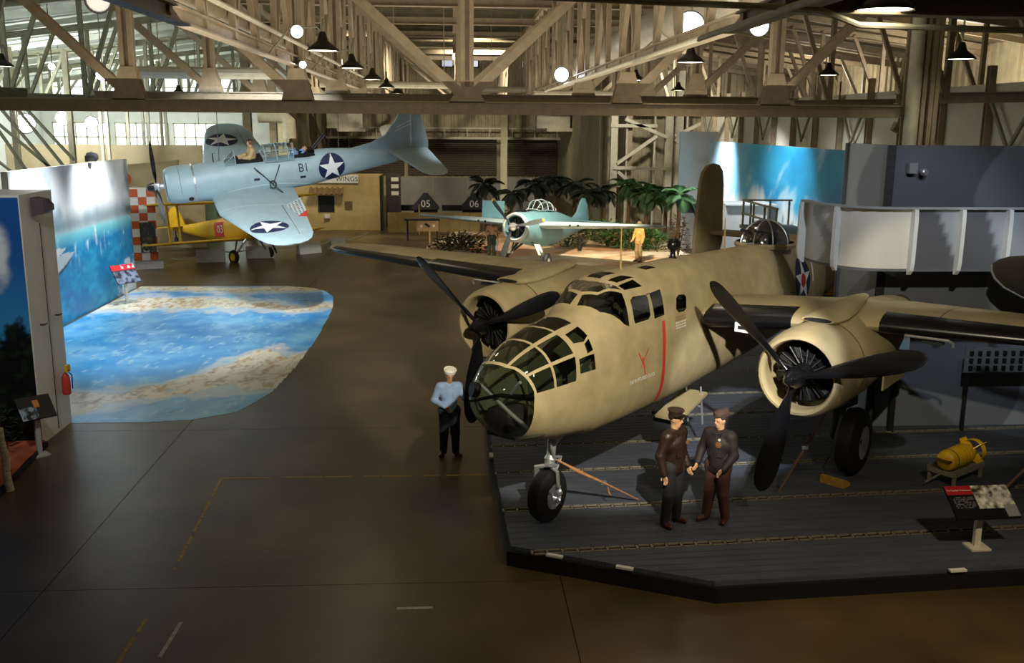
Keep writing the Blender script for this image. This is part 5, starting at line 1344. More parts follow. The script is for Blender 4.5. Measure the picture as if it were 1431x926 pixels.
# near block with sky and palm print on its face, white end with doors
e=empty('exhibit_block',(-8.12,18.8,0),label='white-ended exhibit block with blue sky and dark palm print facing the room',cat='exhibit wall')
MB().box((-3.5,.77,2.45),(7.0,1.5,4.9)).build('carcass',M_pan,e,ang=0)
def skycol(U,V):
    X=U*7;Z=V*4.9
    C=mixc(lin('#3fa0cf'),lin('#0d4f93'),sstep(.3,.95,V+.15*(U-.5)))
    n=vnoise(X*1.3,Z*1.6,5,5); C=mixc(C,lin('#d8dcd8'),np.maximum(sstep(1.2,.5,np.hypot((U-.935)/.030,(V-.76)/.10)+(n-.5)*2.2),sstep(.55,.66,n)*sstep(.55,.65,V)*sstep(.9,.8,U)))
    t=1.55+.55*np.sin(X*1.9+1)+.9*vnoise(X*2.4,X*0+2,8,4); k=vnoise(X*6,Z*7,12,4)
    C=mixc(C,mixc(lin('#050a08'),lin('#1d2a18'),sstep(.45,.75,k)),sstep(.12,-.1,Z-t-(k-.5)*.8)); return C
printed('mural_sheet',150,110,sheet((-7.0,.005,0),(6.98,0,0),(0,0,4.85)),skycol,P_mur,e)
for z,y,nm in ((2.35,.35,1),(2.4,1.1,1)):
    h=MB().tube([(.03,y,z),(.11,y,z)],.02,6).tube([(.11,y,z),(.11,y+.12,z)],.016,6).build('door_handle',M_greydk,e)
MB().box((.035,.75,2.2),(.012,.012,4.2)).build('door_gap',M_dark,e,ang=0)
s=empty('wall_speaker',(-7.98,19.4,4.62),label='dark purplish box fixture at the top of the white block end',cat='fixture')
MB().loft([[(-.1,-.2,-.16),(-.1,.2,-.16),(-.1,.2,.2),(-.1,-.2,.2)],[(.12,-.16,-.1),(.12,.14,-.1),(.12,.14,.16),(.12,-.16,.16)],[(.24,-.08,-.04),(.24,.06,-.04),(.24,.06,.06),(.24,-.08,.06)]]).build('housing',mat('purple_brown','#4b3940',.5,0,.1,9),s,ang=0)
x=empty('fire_extinguisher',(-8.0,19.9,.72),label='red fire extinguisher with yellow tag on the white block end',cat='extinguisher')
MB().lathe([(.07,0),(.085,.02),(.085,.36),(.05,.43),(.03,.46)],n=16).build('cylinder',M_red,x); MB().tube([(.0,0,.46),(0,.0,.52),(.1,-.05,.52)],.016,6).tube([(.02,.02,.5),(.1,.08,.4),(.09,.08,.1)],.012,6).build('valve_hose',M_dark,x)
MB().box((.06,-.02,.56),(.06,.16,.14)).build('tag',M_yel,x,ang=0)
# red earth diorama
M_earth=mat('red_earth','#a5522f',.9,0,.3,4,.5,20)
e=empty('earth_bed',(-8,17,0),label='red earth display bed with dark edge in front of the palm print',cat='display bed')
MB().prism([(-.0-6,-1.9),(.40,-1.9),(.02,1.72),(-6,1.72)],'z',.0,.1).build('edge_board',M_skirt,e,ang=0)
MB().grid(lambda u,v:(-6+(6.34-.33*v)*u,-1.86+3.5*v,.105+.06*float(vnoise(np.array(u*9),np.array(v*6),4,3))),np.linspace(0,1,30),np.linspace(0,1,20)).build('earth',M_earth,e,recalc=False)
e=empty('birch_post',(-7.68,16.33,0),label='leaning white birch post at the edge of the red earth bed',cat='post')
MB().tube([(0,0,0),(-.03,.0,.3),(-.02,.02,.6),(-.07,.02,.9),(-.08,.03,1.12)],[.075,.065,.07,.06,.06],10).build('trunk',mat('birch_bark','#cdbfa6',.8,0,.35,9,.3,30,stretch=(1,1,4)),e)
for k,(a,z) in enumerate(((.3,.35),(2.2,.55),(4,.8),(1.2,.95),(5.2,.2))): MB().ball((-.03+.065*cos(a),.02+.065*sin(a),z),.02,8,5,(1,1,.6)).build('knot',M_dark,e)
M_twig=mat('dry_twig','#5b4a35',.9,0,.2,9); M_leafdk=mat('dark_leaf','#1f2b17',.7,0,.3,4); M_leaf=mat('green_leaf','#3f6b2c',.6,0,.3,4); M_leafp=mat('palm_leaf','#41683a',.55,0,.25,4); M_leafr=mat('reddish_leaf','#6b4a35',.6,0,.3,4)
def shrub(name,loc,r,hh,label,leafm,n=260,group=None,ls=.16,seed=1,twig=True):
    rn=random.Random(seed);e=empty(name,loc,label=label,cat='shrub',group=group);m=MB()
    for i in range(n):
        a=rn.uniform(0,2*PI);b=rn.uniform(0,1)**.5;z=rn.uniform(.05,1);q=Vector((r*b*cos(a)*(1-.4*z),r*b*sin(a)*(1-.4*z),hh*z))
        d=Vector((cos(a)+rn.uniform(-.6,.6),sin(a)+rn.uniform(-.6,.6),rn.uniform(-.2,.9))).normalized();w=d.cross(Vector((0,0,1))).normalized()*ls*.22
        L=ls*rn.uniform(.6,1.4); m.add([q,q+d*L*.5+w,q+d*L+Vector((0,0,-.15*L)),q+d*L*.5-w],[(0,1,2,3)])
    m.build('foliage',leafm,e,recalc=False,ang=0,kind='stuff')
    if twig:
        t=MB()
        for i in range(7):
            a=rn.uniform(0,2*PI); t.tube([(0,0,-.02),(r*.4*cos(a),r*.4*sin(a),hh*.5),(r*.7*cos(a),r*.7*sin(a),hh*.9)],[.02,.014,.006],5)
        t.build('stems',M_twig,e,kind='stuff')
    return e
shrub('shrub',(-9.1,17.6,.17),.8,.95,'dark dry shrub on the red earth bed by the palm print',M_leafdk,260,seed=2,ls=.14)
shrub('shrub',(-10.3,16.6,.17),.8,.8,'second dark dry shrub farther left on the red earth bed',M_leafdk,220,seed=3,ls=.14)
shrub('shrub',(-8.75,18.25,.1),.45,.8,'small dark shrub tight against the palm print by the sign post',M_leafdk,160,seed=4,ls=.14)
def reading_rail(name,loc,rz,w,h,zc,tilt,label,colfn,skew=0.,postm=None):
    e=empty(name,loc,rz,label,'sign'); pm=postm or mat('rail_grey','#aeb0a6',.5,0,.05,5)
    MB().box((0,0,.015),(.3,.26,.03)).build('base_plate',pm,e,ang=0); MB().box((0,.02,zc/2),(.09,.07,zc)).build('post',pm,e,ang=0)
    R=Matrix.Rotation(tilt,3,'X')
    MB().box((0,0,zc),(w,h,.035),R=R).build('panel',M_dark,e,ang=0)
    f=lambda a,b:Vector((0,0,zc))+R@Vector((w*(a-.5),h*(b-.5),.021))
    printed('panel_print',60,40,f,colfn,vcmat('sign_print',.3),e); return e,f
def signcol(U,V):
    C=np.zeros(U.shape+(3,))+np.array(lin('#151517'))
    C=mixc(C,lin('#a51f2b'),((V>.72)&(U<.42))*1.)
    g=vnoise(U*16,V*9,7,4)[...,None]*np.array([1,1,1.]); ph=((V>.3)&(U>.42))[...,None]
    C=np.where(ph,np.clip((g-.2)*1.5,0.02,.8),C)
    tx=((np.sin(V*120)>.2)&(V<.66)&(V>.32)&(U>.06)&(U<.38)&(vnoise(U*60,V*60,2,1)>.2)); C=mixc(C,lin('#8f9298'),tx*.6)
    C=mixc(C,lin('#7f858c'),((U>.8)&(V<.4)&(V>.03))*1.); return C
info,f=reading_rail('reading_rail',(7.6,12.72,DECK),.04,.96,.55,.70,.62,'slanted info sign with red heading and photo on the front deck edge',signcol,postm=M_pan)
text_mb('The Bomber Volunteers',.042,lambda u,v:f(.205+u*.95,.86+v*1.8)+Vector((0,-.002,.003))).build('heading',M_wht,info,recalc=False)
def signcol2(U,V):
    g=vnoise(U*9,V*7,17,4); C=mixc(lin('#17181a'),lin('#8b98a5'),((U<.5)&(V<.55))*sstep(.3,.6,g)); C=mixc(C,lin('#b5703a'),((U>.45)&(U<.62)&(V>.5)&(V<.8))*1.); return C
reading_rail('reading_rail',(-7.9,18.15,0),.75,.62,.5,.95,.8,'grey post sign with dark photo panel beside the white block',signcol2)
def signcol3(U,V):
    C=np.zeros(U.shape+(3,))+np.array(lin('#2b2a33')); C=mixc(C,lin('#c02a30'),(V>.7)*1.); C=mixc(C,lin('#d9d9d9'),((V>.78)&(U>.45)&(vnoise(U*14,V*5,3,1)>.25))*1.)
    C=mixc(C,lin('#7f8aa0'),(V<.65)*sstep(.3,.6,vnoise(U*9,V*8,5,3))*.8); return C
reading_rail('reading_rail',(-11.4,34.2,0),.9,.9,.75,1.05,.9,'sign with red heading on a grey post before the beach mural',signcol3)
# beach mural wall
e=empty('wall_mural',(-12.15,32.6,0),label='tall beach mural with surf, boats and bright cloudy sky on the left',cat='mural')
MB().box((-.1,0,2.44),(.16,10.0,4.88)).build('wall_panel',M_pan,e,ang=0)
def beachcol(U,V):
    Y=U*10;Z=V*4.9;n=vnoise(Y*.9,Z*1.2,31,5);n2=vnoise(Y*3,Z*6,41,4)
    C=mixc(lin('#e0e6ea'),lin('#a9bcc8'),sstep(.35,.7,n)); C=mixc(C,lin('#eef0f0'),sstep(.4,.65,vnoise(Y*.8,Z*.7,77,4)))
    C=mixc(C,lin('#5c7a86'),sstep(.08,-.06,np.abs(V-.62)-.03-.06*vnoise(Y*2.5,Y*0,3,4))*sstep(.1,.3,U)*.8)
    sea=mixc(lin('#1273a6'),lin('#2d9bc4'),sstep(.35,.75,n2*.5+n*.5)); sea=mixc(sea,lin('#7cc8d0'),sstep(.45,.58,V)); sea=mixc(sea,lin('#dceaea'),sstep(.55,.8,vnoise(Y*5,Z*2.2,43,4))*sstep(.25,.55,V)*.8)
    C=mixc(C,sea,sstep(.60,.55,V))
    # grey landing craft and aircraft shapes low on the near side, foam burst at the far bottom
    for (u0,u1,v0,sl,hh,c) in ((.10,.40,.31,.10,.055,'#39505e'),(.10,.42,.33,.10,.05,'#b3babd'),(.12,.36,.43,.06,.03,'#c3c7c4'),(.14,.22,.57,.02,.02,'#4b4f50')):
        t=np.abs(V-v0-sl*(U-u0)/.3)-hh*(1-((U-(u0+u1)/2)/((u1-u0)/2))**2).clip(0,1); C=mixc(C,lin(c),((t<0)&(U>u0)&(U<u1))*1.)
    d=np.sqrt(((U-.93)/.12)**2+((V-.06)/.2)**2)+(n2-.5)*1.4; C=mixc(C,lin('#c3cdd4'),sstep(1.0,.6,d)); return C
printed('mural_sheet',200,120,sheet((0,-5,0),(0,10,0),(0,0,4.88)),beachcol,P_mur,e)
x=empty('mural_spot',(-12.2,33.7,5.0),label='small dark spotlight clamped on the top edge of the beach mural',cat='light')
MB().lathe([(.1,0),(.16,.12),(.14,.32),(.05,.38)],(0,0,.12),(1,0,-.2),14).build('can',M_greydk,x); MB().box((0,0,.02),(.1,.1,.2)).build('clamp',M_greydk,x,ang=0)
# checkered column and tan wall beyond
M_orange=mat('checker_orange','#c9561c',.55,0,.08,6)
e=empty('checkered_column',(-13.25,42.6,0),.35,'tall orange and white checkered column with dark posters','column')
MB().box((0,.25,1.75),(1.02,.4,3.4)).build('core',M_pan,e,ang=0); MB().box((.05,.18,.17),(1.25,.75,.34)).build('plinth',mat('plinth_grey','#8c8880',.6,0,.1,5),e,ang=0)
for i in range(3):
    for j in range(9):
        MB().box((-.34+.34*i,.04,.36+.17+.34*j),(.335,.03,.335)).build('checker_tile',M_orange if (i+j)%2==0 else M_wht,e,ang=0)
def postcol(U,V):
    C=mixc(lin('#14120f'),lin('#6d5b3c'),sstep(.5,.7,vnoise(U*7,V*9,3,4))*.8); C=mixc(C,lin('#b9b9b4'),((V<.3)&(vnoise(U*6,V*8,13,3)>.5))*1.); return C
MB().box((.12,.0,1.35),(.62,.03,1.3)).build('poster_board',M_dark,e,ang=0)
printed('poster_print',20,40,sheet((-.17,-.018,.72),(.58,0,0),(0,0,1.26)),postcol,vcmat('sign_print',.3),e)
M_tan=mat('tan_wallboard','#b5a582',.65,0,.08,2)
e=empty('exhibit_wall',(-14.2,46.5,0),label='tan exhibit wall with an orange disc behind the checkered column',cat='exhibit wall')
MB().prism([(-1.9,1.5),(-1.1,1.4),(1.5,2.5),(1.5,4.5),(-1.9,4.2)],'y',-.08,.08).build('wall_board',M_tan,e,ang=0)
MB().lathe([(0,0),(.33,0),(.33,.03),(0,.03)],(-1.0,-.12,3.62),(0,1,0),24).build('disc',M_orange,e)
e=empty('exhibit_wall',(-17.2,50,0),label='broad tan partition seen over the top of the beach mural',cat='exhibit wall')
MB().box((0,0,2.55),(9.5,.2,5.1)).build('wall_board',M_tan,e,ang=0)
# glazed storefront with daylight behind the biplane
e=empty('glazed_partition',(-15.2,54,0),label='glazed partition with pale daylight behind the yellow biplane',cat='window')
for k in range(5): MB().box((-2.6+k*1.3,0,1.2),(.09,.1,2.4)).build('mullion',M_steel_pale,e,ang=0)
MB().box((0,0,2.4),(5.3,.12,.1)).box((0,0,.05),(5.3,.12,.1)).build('rail',M_steel_pale,e,ang=0)
def outcol(U,V):
    n=vnoise(U*16,V*6,5,4); C=mixc(lin('#b9d0c4'),lin('#4d7a50'),sstep(.45,.6,n)*sstep(.9,.5,V)); return mixc(C,lin('#e9f2f0'),sstep(.55,.7,vnoise(U*12,V*4,9,3))*.9)
for k in range(4):
    MB().box((-1.95+k*1.3,0,1.2),(1.2,.02,2.25)).build('glass_pane',glassmat('store_glass',(.85,.93,.9),.08),e,ang=0)
printed('view_screen',80,40,sheet((-2.6,.5,.1),(5.2,0,0),(0,0,2.3)),outcol,P_mur,e)
# white barrier boards with rope
bb=[(-11.0,44.6,.15),(-9.05,45.9,.25),(-7.0,47.5,.75),(-5.85,49.3,.8)]
for i,(x,y,a) in enumerate(bb):
    e=empty('barrier_board',(x,y,0),a,['leftmost white barrier board under the biplane wing','white barrier board beside the yellow wheel','white barrier board below the dive bomber wing tip','small white barrier board by the hut, rightmost of the row'][i],'barrier')
    MB().box((0,-.12,.3),(1.25 if i<3 else .9,.03,.58),R=Matrix.Rotation(-.2,3,'X')).build('face_board',M_pan,e,ang=0); MB().box((0,.12,.29),(1.25 if i<3 else .9,.03,.56),R=Matrix.Rotation(.2,3,'X')).build('rear_board',M_pan,e,ang=0)
rp=[(-12.5,43.7,.3)]+[(x,y,.6) for x,y,_ in bb]+[(-4.4,50.5,.7)]
nm=['left of the first board','between the first two boards','between the second and third boards','between the last two boards','right of the last board']
for i in range(5):
    p,q=Vector(rp[i]),Vector(rp[i+1]);e=empty('barrier_rope',p,label='white barrier rope '+nm[i],cat='rope')
    MB().tube([(q-p)*t+Vector((0,0,-.22*4*t*(1-t))) for t in np.linspace(0,1,10)],.03,6).build('rope',M_pan,e)
# ------------------------------------------------------------------ hut, fence and numbered fins at the far end
M_hut=mat('hut_plaster','#b59c68',.8,0,.12,2); M_thatch=mat('thatch','#6b5430',.9,0,.3,12)
e=empty('hut',(-7.2,58.2,0),label='ochre plaster hut with dark window behind the dive bomber',cat='hut')
MB().box((0,1.2,1.6),(5.9,2.4,3.2)).build('wall',M_hut,e,ang=0)
MB().box((-.25,-.03,1.55),(.95,.06,.95)).build('window',M_dark,e,ang=0); MB().box((-.2,-.08,.82),(.3,.16,.22)).build('window_box',M_pan,e,ang=0)
MB().grid(lambda u,v:(-1.2+2.0*u,-.02-.5*v,2.5-.35*v+.05*sin(40*u)),np.linspace(0,1,40),np.linspace(0,1,4)).build('thatch_awning',M_thatch,e,recalc=False)
MB().box((1.05,-.02,1.45),(.45,.04,.5)).build('brown_plaque',M_thatch,e,ang=0); MB().box((2.98,-.02,1.6),(.14,.2,3.2)).build('corner_post',M_skirt,e,ang=0)
sg=MB().box((.35,-.08,3.02),(2.6,.05,.48)).build('sign_board',M_wht,e,ang=0)
text_mb('WINGS',.4,lambda u,v:(1.0+u,-.11,3.0+v)).build('sign_lettering',M_dark,sg,recalc=False)
e=empty('banner',(-3.6,60,0),label='narrow dark and white banner hanging right of the hut',cat='banner')
MB().box((0,0,1.65),(.9,.06,3.3)).build('cloth',mat('banner_brown','#3a2f2c',.8,0,.2,3),e,ang=0)
for k in range(3): MB().box((.1,-.04,2.9-k*.42),(.45,.02,.24)).build('white_patch',M_pan,e,ang=0)
e=empty('exhibit_wall',(.9,66,0),label='low grey partition behind the numbered dark fins',cat='exhibit wall')
for k in range(4): MB().box((-3.4+k*2.35,0,1.35),(2.3,.12,2.7)).build('wall_board',mat('grey_board','#8b877d',.7,0,.08,2),e,ang=0)
for i,(u,t) in enumerate(((595,'05'),(662,'06'))):
    e=empty('numbered_fin',(px2x(u,62),62,0),label=['dark triangular fin numbered 05 beyond the low fence','dark triangular fin numbered 06 beside the pale nave column'][i],cat='fin')
    MB().prism([(-.85,.9),(.85,.9),(.85,1.1),(.12,1.95),(-.12,1.95),(-.85,1.1)],'y',-.1,.1).build('fin_board',mat('charcoal_board','#26282c',.6,0,.1,5),e,ang=0); MB().box((-1.3,.05,1.0),(1.5,.2,.36)).box((0,.1,.45),(1.5,.1,.9)).build('low_box',M_skirt,e,ang=0)
    text_mb(t,.62,lambda u,v:(u,-.115,1.25+v)).build('number',M_pan,e,recalc=False)
e=empty('low_fence',(.4,57,0),label='low ochre board fence in front of the numbered fins',cat='fence')
for k in range(14): MB().box((-3.9+k*.6,0,.58),(.585,.08,1.16+.02*(k%2))).build('fence_board',mat('fence_ochre','#97814f',.8,0,.12,3),e,ang=0)
MB().box((.0,.06,1.1),(8.4,.08,.08)).build('top_rail',M_thatch,e,ang=0)
e=empty('display_table',(-1.35,53,0),label='small dark-topped table with tan front panel by the sand',cat='table')
MB().box((-.3,0,1.13),(1.9,.6,.07)).build('table_top',M_skirt,e,ang=0); MB().box((0,-.26,.82),(1.15,.05,.55)).build('front_panel',mat('panel_tan','#a58a62',.7,0,.08,4),e,ang=0)
for sx in (-1,1): MB().box((sx*.8-.3,0,.55),(.08,.5,1.1)).build('leg',M_skirt,e,ang=0)
for k,(x,z,w) in enumerate(((-.35,.8,.14),(-.02,.86,.3),(.33,.82,.12))): MB().box((x,-.295,z),(w,.02,.13),R=Matrix.Rotation(.6*(k==1),3,'Y')).build('panel_mark',M_skirt if k==1 else M_pan,e,ang=0)
for u,y,z1,lb in ((600,47.5,1.15,'thin yellow-topped stake at the left of the sand bed'),(586,56,1.7,'thin stake standing before the low fence')):
    e=empty('stake',(px2x(u,y),y,0),label=lb,cat='stake'); MB().tube([(0,0,0),(0,0,z1)],.045,8).build('pole',MATS['tan_rod'],e)
# sand bed
P_sand=vcmat('sand_print',.9,.2)
sb_=[(-1.75,46.6),(-1.5,45.2),(-.7,44.2),(.3,43.0),(1.5,41.6),(3.0,39.6),(4.5,38.3),(7.0,37.6),(9.8,38.6),(11.2,40.5),(11.6,44),(11.6,55),(-.5,55),(-1.4,48.5)]
def insand(x,y):
    c=False;n=len(sb_)
    for i in range(n):
        (x0,y0),(x1,y1)=sb_[i],sb_[(i+1)%n]
        if (y0>y)!=(y1>y) and x<(x1-x0)*(y-y0)/(y1-y0)+x0: c=not c
    return c
def sdist(x,y):
    d=9;n=len(sb_)
    for i in range(n):
        a=Vector(sb_[i]);b=Vector(sb_[(i+1)%n]);p=Vector((x,y));t=max(0,min(1,(p-a).dot(b-a)/(b-a).length_squared)); d=min(d,(p-a-(b-a)*t).length)
    return d if insand(x,y) else -d
def sandz(x,y): return .33*float(sstep(-.05,.7,sdist(x,y)))
_sz={}
def spos(u,v):
    x=-2.4+14.4*u;y=37.2+18*v
    return (x,y,max(.012,sandz(x,y)+.03*float(vnoise(np.array(x*2),np.array(y*2),4,3))))
def sandcol(U,V):
    X=-2.4+14.4*U;Y=37.2+18*V;n=vnoise(X*.7,Y*.6,61,5);n2=vnoise(X*3,Y*3,71,4)
    C=mixc(lin('#e3c09a'),lin('#b98d66'),sstep(.4,.65,n)); C=mixc(C,lin('#ead9ba'),sstep(.5,.6,vnoise(X*.45,Y*.9,91,4)))
    C=mixc(C,lin('#f2e6cc'),sstep(.9,.5,np.abs(Y-39.6-.15*(X-3)))*.9); C=mixc(C,lin('#f0e2c6'),sstep(1.3,.8,np.hypot((X-10.2)/1.6,(Y-44.6)/1.1)))
    C=mixc(C,lin('#d8a988'),sstep(.5,.3,np.abs(np.hypot((X-.6)/2.3,(Y-46)/2.2)-1))*.8); return C*(.85+.3*n2[...,None])
printed('sand_bed',110,120,spos,sandcol,P_sand,keep=lambda x,y,z:sdist(x,y)>-.12,kind='structure')
shrub('brush_pile',(.4,46.2,.3),1.55,.75,'long dark heap of cut brush on the sand left of the bare-chested man',mat('brush_leaf','#3a3624',.8,0,.3,4),700,seed=9,ls=.3)
# palms
PF={}
def palm(u,v,y,label,leafm,seed,L=1.35):
    rn=random.Random(seed);x=px2x(u,y);zc=pxz(v,y);zb=.3 if y<55 else 0
    e=empty('palm_tree',(x,y,zb),label=label,cat='palm tree')
    h=zc-zb;bx,by=rn.uniform(-.3,.3),rn.uniform(-.2,.2)
    pts=[(bx*(1-t)**2*0+bx*t*t*.0,by*0,h*t) for t in np.linspace(0,1,6)]
    pts=[(bx*sin(PI*t)*.4,by*sin(PI*t)*.4,h*t-.03) for t in np.linspace(0,1,8)]
    MB().tube(pts,[.13,.115,.11,.1,.1,.095,.09,.1],9).build('trunk',mat('palm_bark','#6a4f38',.9,0,.3,8,.4,30,stretch=(1,1,5)),e)
    key=leafm.name
    if key not in PF:
        m=MB();N=20
        ax=lambda t:Vector((L*t*(1-.18*t),0,.38*L*t-.75*L*t*t))
        m.tube([ax(t) for t in np.linspace(0,1,8)],[.022,.02,.018,.015,.012,.01,.008,.004],4)
        for i in range(1,N+1):
            t=.12+.86*i/N;p=ax(t);ln=.44*L*(sin(PI*min(t*.9+.12,1)))**.6*.75
            for sd in (-1,1):
                tip=p+Vector((.35*ln,sd*ln*.8,-.5*ln)); mid=p+Vector((.2*ln,sd*ln*.5,-.12*ln)); w=Vector((.02*L,0,0)); m.add([p-w,p+w,mid+w,tip,mid-w],[(0,1,2,3,4)])
        PF[key]=m.mesh('frond',leafm,0,False)
    nf=15
    for k in range(nf):
        o=bpy.data.objects.new('frond',PF[key]);COL.objects.link(o);o.parent=e
        lift=rn.uniform(-.2,.2)
        o.location=(0,0,h); o.rotation_euler=(rn.uniform(-.2,.2),(-.55,-.05,.4)[k%3]+lift,2*PI*k/nf+rn.uniform(-.2,.2)); s=rn.uniform(.8,1.1); o.scale=(s,s,s)
    return e
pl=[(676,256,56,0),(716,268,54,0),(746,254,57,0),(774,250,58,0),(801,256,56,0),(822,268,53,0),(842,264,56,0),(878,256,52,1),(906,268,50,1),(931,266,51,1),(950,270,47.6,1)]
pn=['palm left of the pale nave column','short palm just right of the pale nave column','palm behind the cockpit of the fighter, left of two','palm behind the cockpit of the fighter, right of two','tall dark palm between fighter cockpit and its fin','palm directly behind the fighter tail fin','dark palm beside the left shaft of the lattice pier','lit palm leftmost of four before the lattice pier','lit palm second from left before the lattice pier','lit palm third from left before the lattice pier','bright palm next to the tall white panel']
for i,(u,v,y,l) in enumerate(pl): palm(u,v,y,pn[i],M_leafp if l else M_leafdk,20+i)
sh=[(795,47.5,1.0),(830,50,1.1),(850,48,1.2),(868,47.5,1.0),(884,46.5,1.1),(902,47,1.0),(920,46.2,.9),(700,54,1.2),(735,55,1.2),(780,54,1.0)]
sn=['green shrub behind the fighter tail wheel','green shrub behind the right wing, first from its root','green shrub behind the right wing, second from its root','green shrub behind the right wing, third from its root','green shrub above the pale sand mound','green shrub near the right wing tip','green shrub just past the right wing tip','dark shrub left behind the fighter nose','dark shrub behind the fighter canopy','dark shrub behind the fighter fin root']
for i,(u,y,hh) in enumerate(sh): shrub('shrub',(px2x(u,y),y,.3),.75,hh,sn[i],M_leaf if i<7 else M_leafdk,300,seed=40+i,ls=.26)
shrub('shrub',(px2x(952,44),44,.3),.5,1.9,'tall reddish plant beside the black loop aerial',M_leafr,200,seed=60,ls=.25)
# ------------------------------------------------------------------ right side: white panel, blue mural, ramp
e=empty('tall_panel',(px2x(974,49.5),49.5,0),label='tall plain white panel beside the blue mural',cat='panel')
MB().box((0,0,2.97),(1.95,.12,5.95)).build('board',mat('cool_white','#cfd6da',.6,0,.04,2),e,ang=0); MB().box((-.3,-.08,2.1),(.85,.04,.5)).build('blue_plate',M_navy,e,ang=0)
e=empty('wall_mural',(12.85,39.3,0),label='blue sky and splash mural along the right wall',cat='mural')
MB().box((.1,0,3.5),(.16,18.6,4.0)).build('wall_panel',M_pan,e,ang=0)
for k in range(7): MB().box((.1,-9+k*3.0,.75),(.1,.14,1.5)).build('leg',M_steel_dark,e,ang=0)
def bluecol(U,V):
    Y=U*18.6;Z=V*4;n=vnoise(Y*.5,Z*.9,51,5)
    C=mixc(lin('#1f86b4'),lin('#2f9fca'),sstep(.3,.7,n)); C=mixc(C,lin('#bfe0ee'),sstep(.5,.7,vnoise(Y*.6+Z*.5,Z*.5,57,5))*.6)
    C=mixc(C,lin('#cfe4ec'),sstep(.55,.95,U)*.55)
    pk=.25+.38*vnoise(Y*.9,Y*0+1,9,4); C=mixc(C,lin('#e6eff0'),sstep(.1,-.08,V-pk)*.85)
    tr=vnoise(Y*5,Z*1.2,15,3); C=mixc(C,lin('#3d8a86'),sstep(.55,.68,tr)*sstep(.4,.3,V)*.8)
    C=mixc(C,lin('#d98b4a'),sstep(.12,.05,np.hypot((U-.86)*1.0,(V-.18)*.6))*.7); return C
printed('mural_sheet',200,70,sheet((0,9.3,1.5),(0,-18.6,0),(0,0,4.0)),lambda U,V:bluecol(1-U,V),P_mur,e)
e=empty('display_plinth',(px2x(1050,38.5)-.3,38.5,0),label='bright white plinth below the blue mural behind the turret dome',cat='plinth')
MB().box((0,0,1.6),(1.7,1.4,3.2)).build('block',M_wht,e,ang=0); MB().box((.15,-.05,3.22),(2.0,1.6,.06)).build('top_slab',M_wht,e,ang=0)
e=empty('viewing_ramp',(11.3,33.0,0),label='raised viewing ramp with dark handrails before the blue mural',cat='ramp')
MB().box((0,-.5,2.72),(1.9,4.0,.12)).build('walkway',mat('ramp_grey','#6c6860',.7,0,.1,4),e,ang=0)
for x in (-.85,.85):
    for y in (-2.3,1.3): MB().box((x,y,1.33),(.12,.12,2.66)).build('leg',M_steel_dark,e,ang=0)
for k in range(4): MB().box((-.9,-2.3+k*1.2,3.2),(.06,.06,.95)).build('rail_post',M_steel_dark,e,ang=0)
for z in (3.2,3.66): MB().beam((-.9,-2.4,z),(-.9,1.4,z),.06,.06).build('handrail',M_steel_dark,e,ang=0)
for k in range(3): MB().box((-.6+k*.7,1.4,3.2),(.06,.06,.95)).build('rail_post',M_steel_dark,e,ang=0)
MB().beam((-.9,1.4,3.66),(.9,1.4,3.66),.06,.06).build('handrail',M_steel_dark,e,ang=0)
e=empty('exhibit_wall',(11.4,27.3,0),label='orange board seen under the gun tub behind the bomber tail',cat='exhibit wall')
MB().box((0,0,2.1),(2.4,.1,1.3)).build('wall_board',mat('orange_board','#c98a2a',.7,0,.08,3),e,ang=0); MB().box((0,.05,.75),(2.4,.1,1.5)).build('dark_base',M_skirt,e,ang=0)
# ------------------------------------------------------------------ ship mock-up
ship=empty('ship_superstructure',(0,0,0),label='grey camouflaged ship superstructure with curved gun tub over the bomber wing',cat='ship')
P_ship=vcmat('ship_paint',.55)
G=[lin('#b4bcc6'),lin('#8a929e'),lin('#686d77'),lin('#50535c')]
WX,WY,WZ=8.42,18.5,5.93
MB().box(((WX+19)/2,WY+.08,WZ/2),(19-WX,.14,WZ)).build('wall_core',mat('ship_grey','#565b64',.6,0,.08,3),ship,ang=0)
MB().box((WX+.06,WY+1.1,WZ/2),(.1,2.2,WZ)).build('wall_core',MATS['ship_grey'],ship,ang=0)
def camo(U,V):
    X=WX+U*(19-WX);Z=V*WZ
    C=np.zeros(U.shape+(3,))+np.array(G[3])
    w=10.55-.35*np.sin((Z-4.2)*1.9)+(Z-5)*.12; C=mixc(C,G[2],sstep(-.02,.02,X-w))
    C=mixc(C,G[2],sstep(.02,-.02,Z-3.95)*sstep(.02,-.02,X-11.0+.4*(Z-3)))
    C=mixc(C,G[1],sstep(-.02,.02,X-11.1-.5*np.sin(Z*1.4))*sstep(.02,-.02,Z-3.6)); return C
printed('wall_plating',220,130,sheet((WX,WY-.004,0),(19-WX,0,0),(0,0,WZ)),camo,P_ship,ship)
def camo2(U,V):
    Z=V*WZ; return mixc(np.zeros(U.shape+(3,))+np.array(G[0]),G[1],sstep(.03,-.03,U-.42+.22*np.sin(Z*2.1+.6)))
printed('side_plating',50,100,sheet((WX-.002,WY,0),(0,2.2,0),(0,0,WZ)),camo2,P_ship,ship)
MB().box((WX+.02,WY-.03,WZ/2),(.16,.05,WZ)).build('corner_angle',MATS['charcoal_board'],ship,ang=0)
for k in range(26):
    for x in (-.03,.07):
        if k%2==0 or x>0: MB().ball((WX+x,WY-.06,.35+k*.215),.018,6,4,(1,.6,1)).build('rivet',MATS['charcoal_board'],ship)
MB().box((WX-.03,WY+2.0,WZ/2),(.05,.1,WZ)).build('edge_strip',MATS['ship_grey'],ship,ang=0)
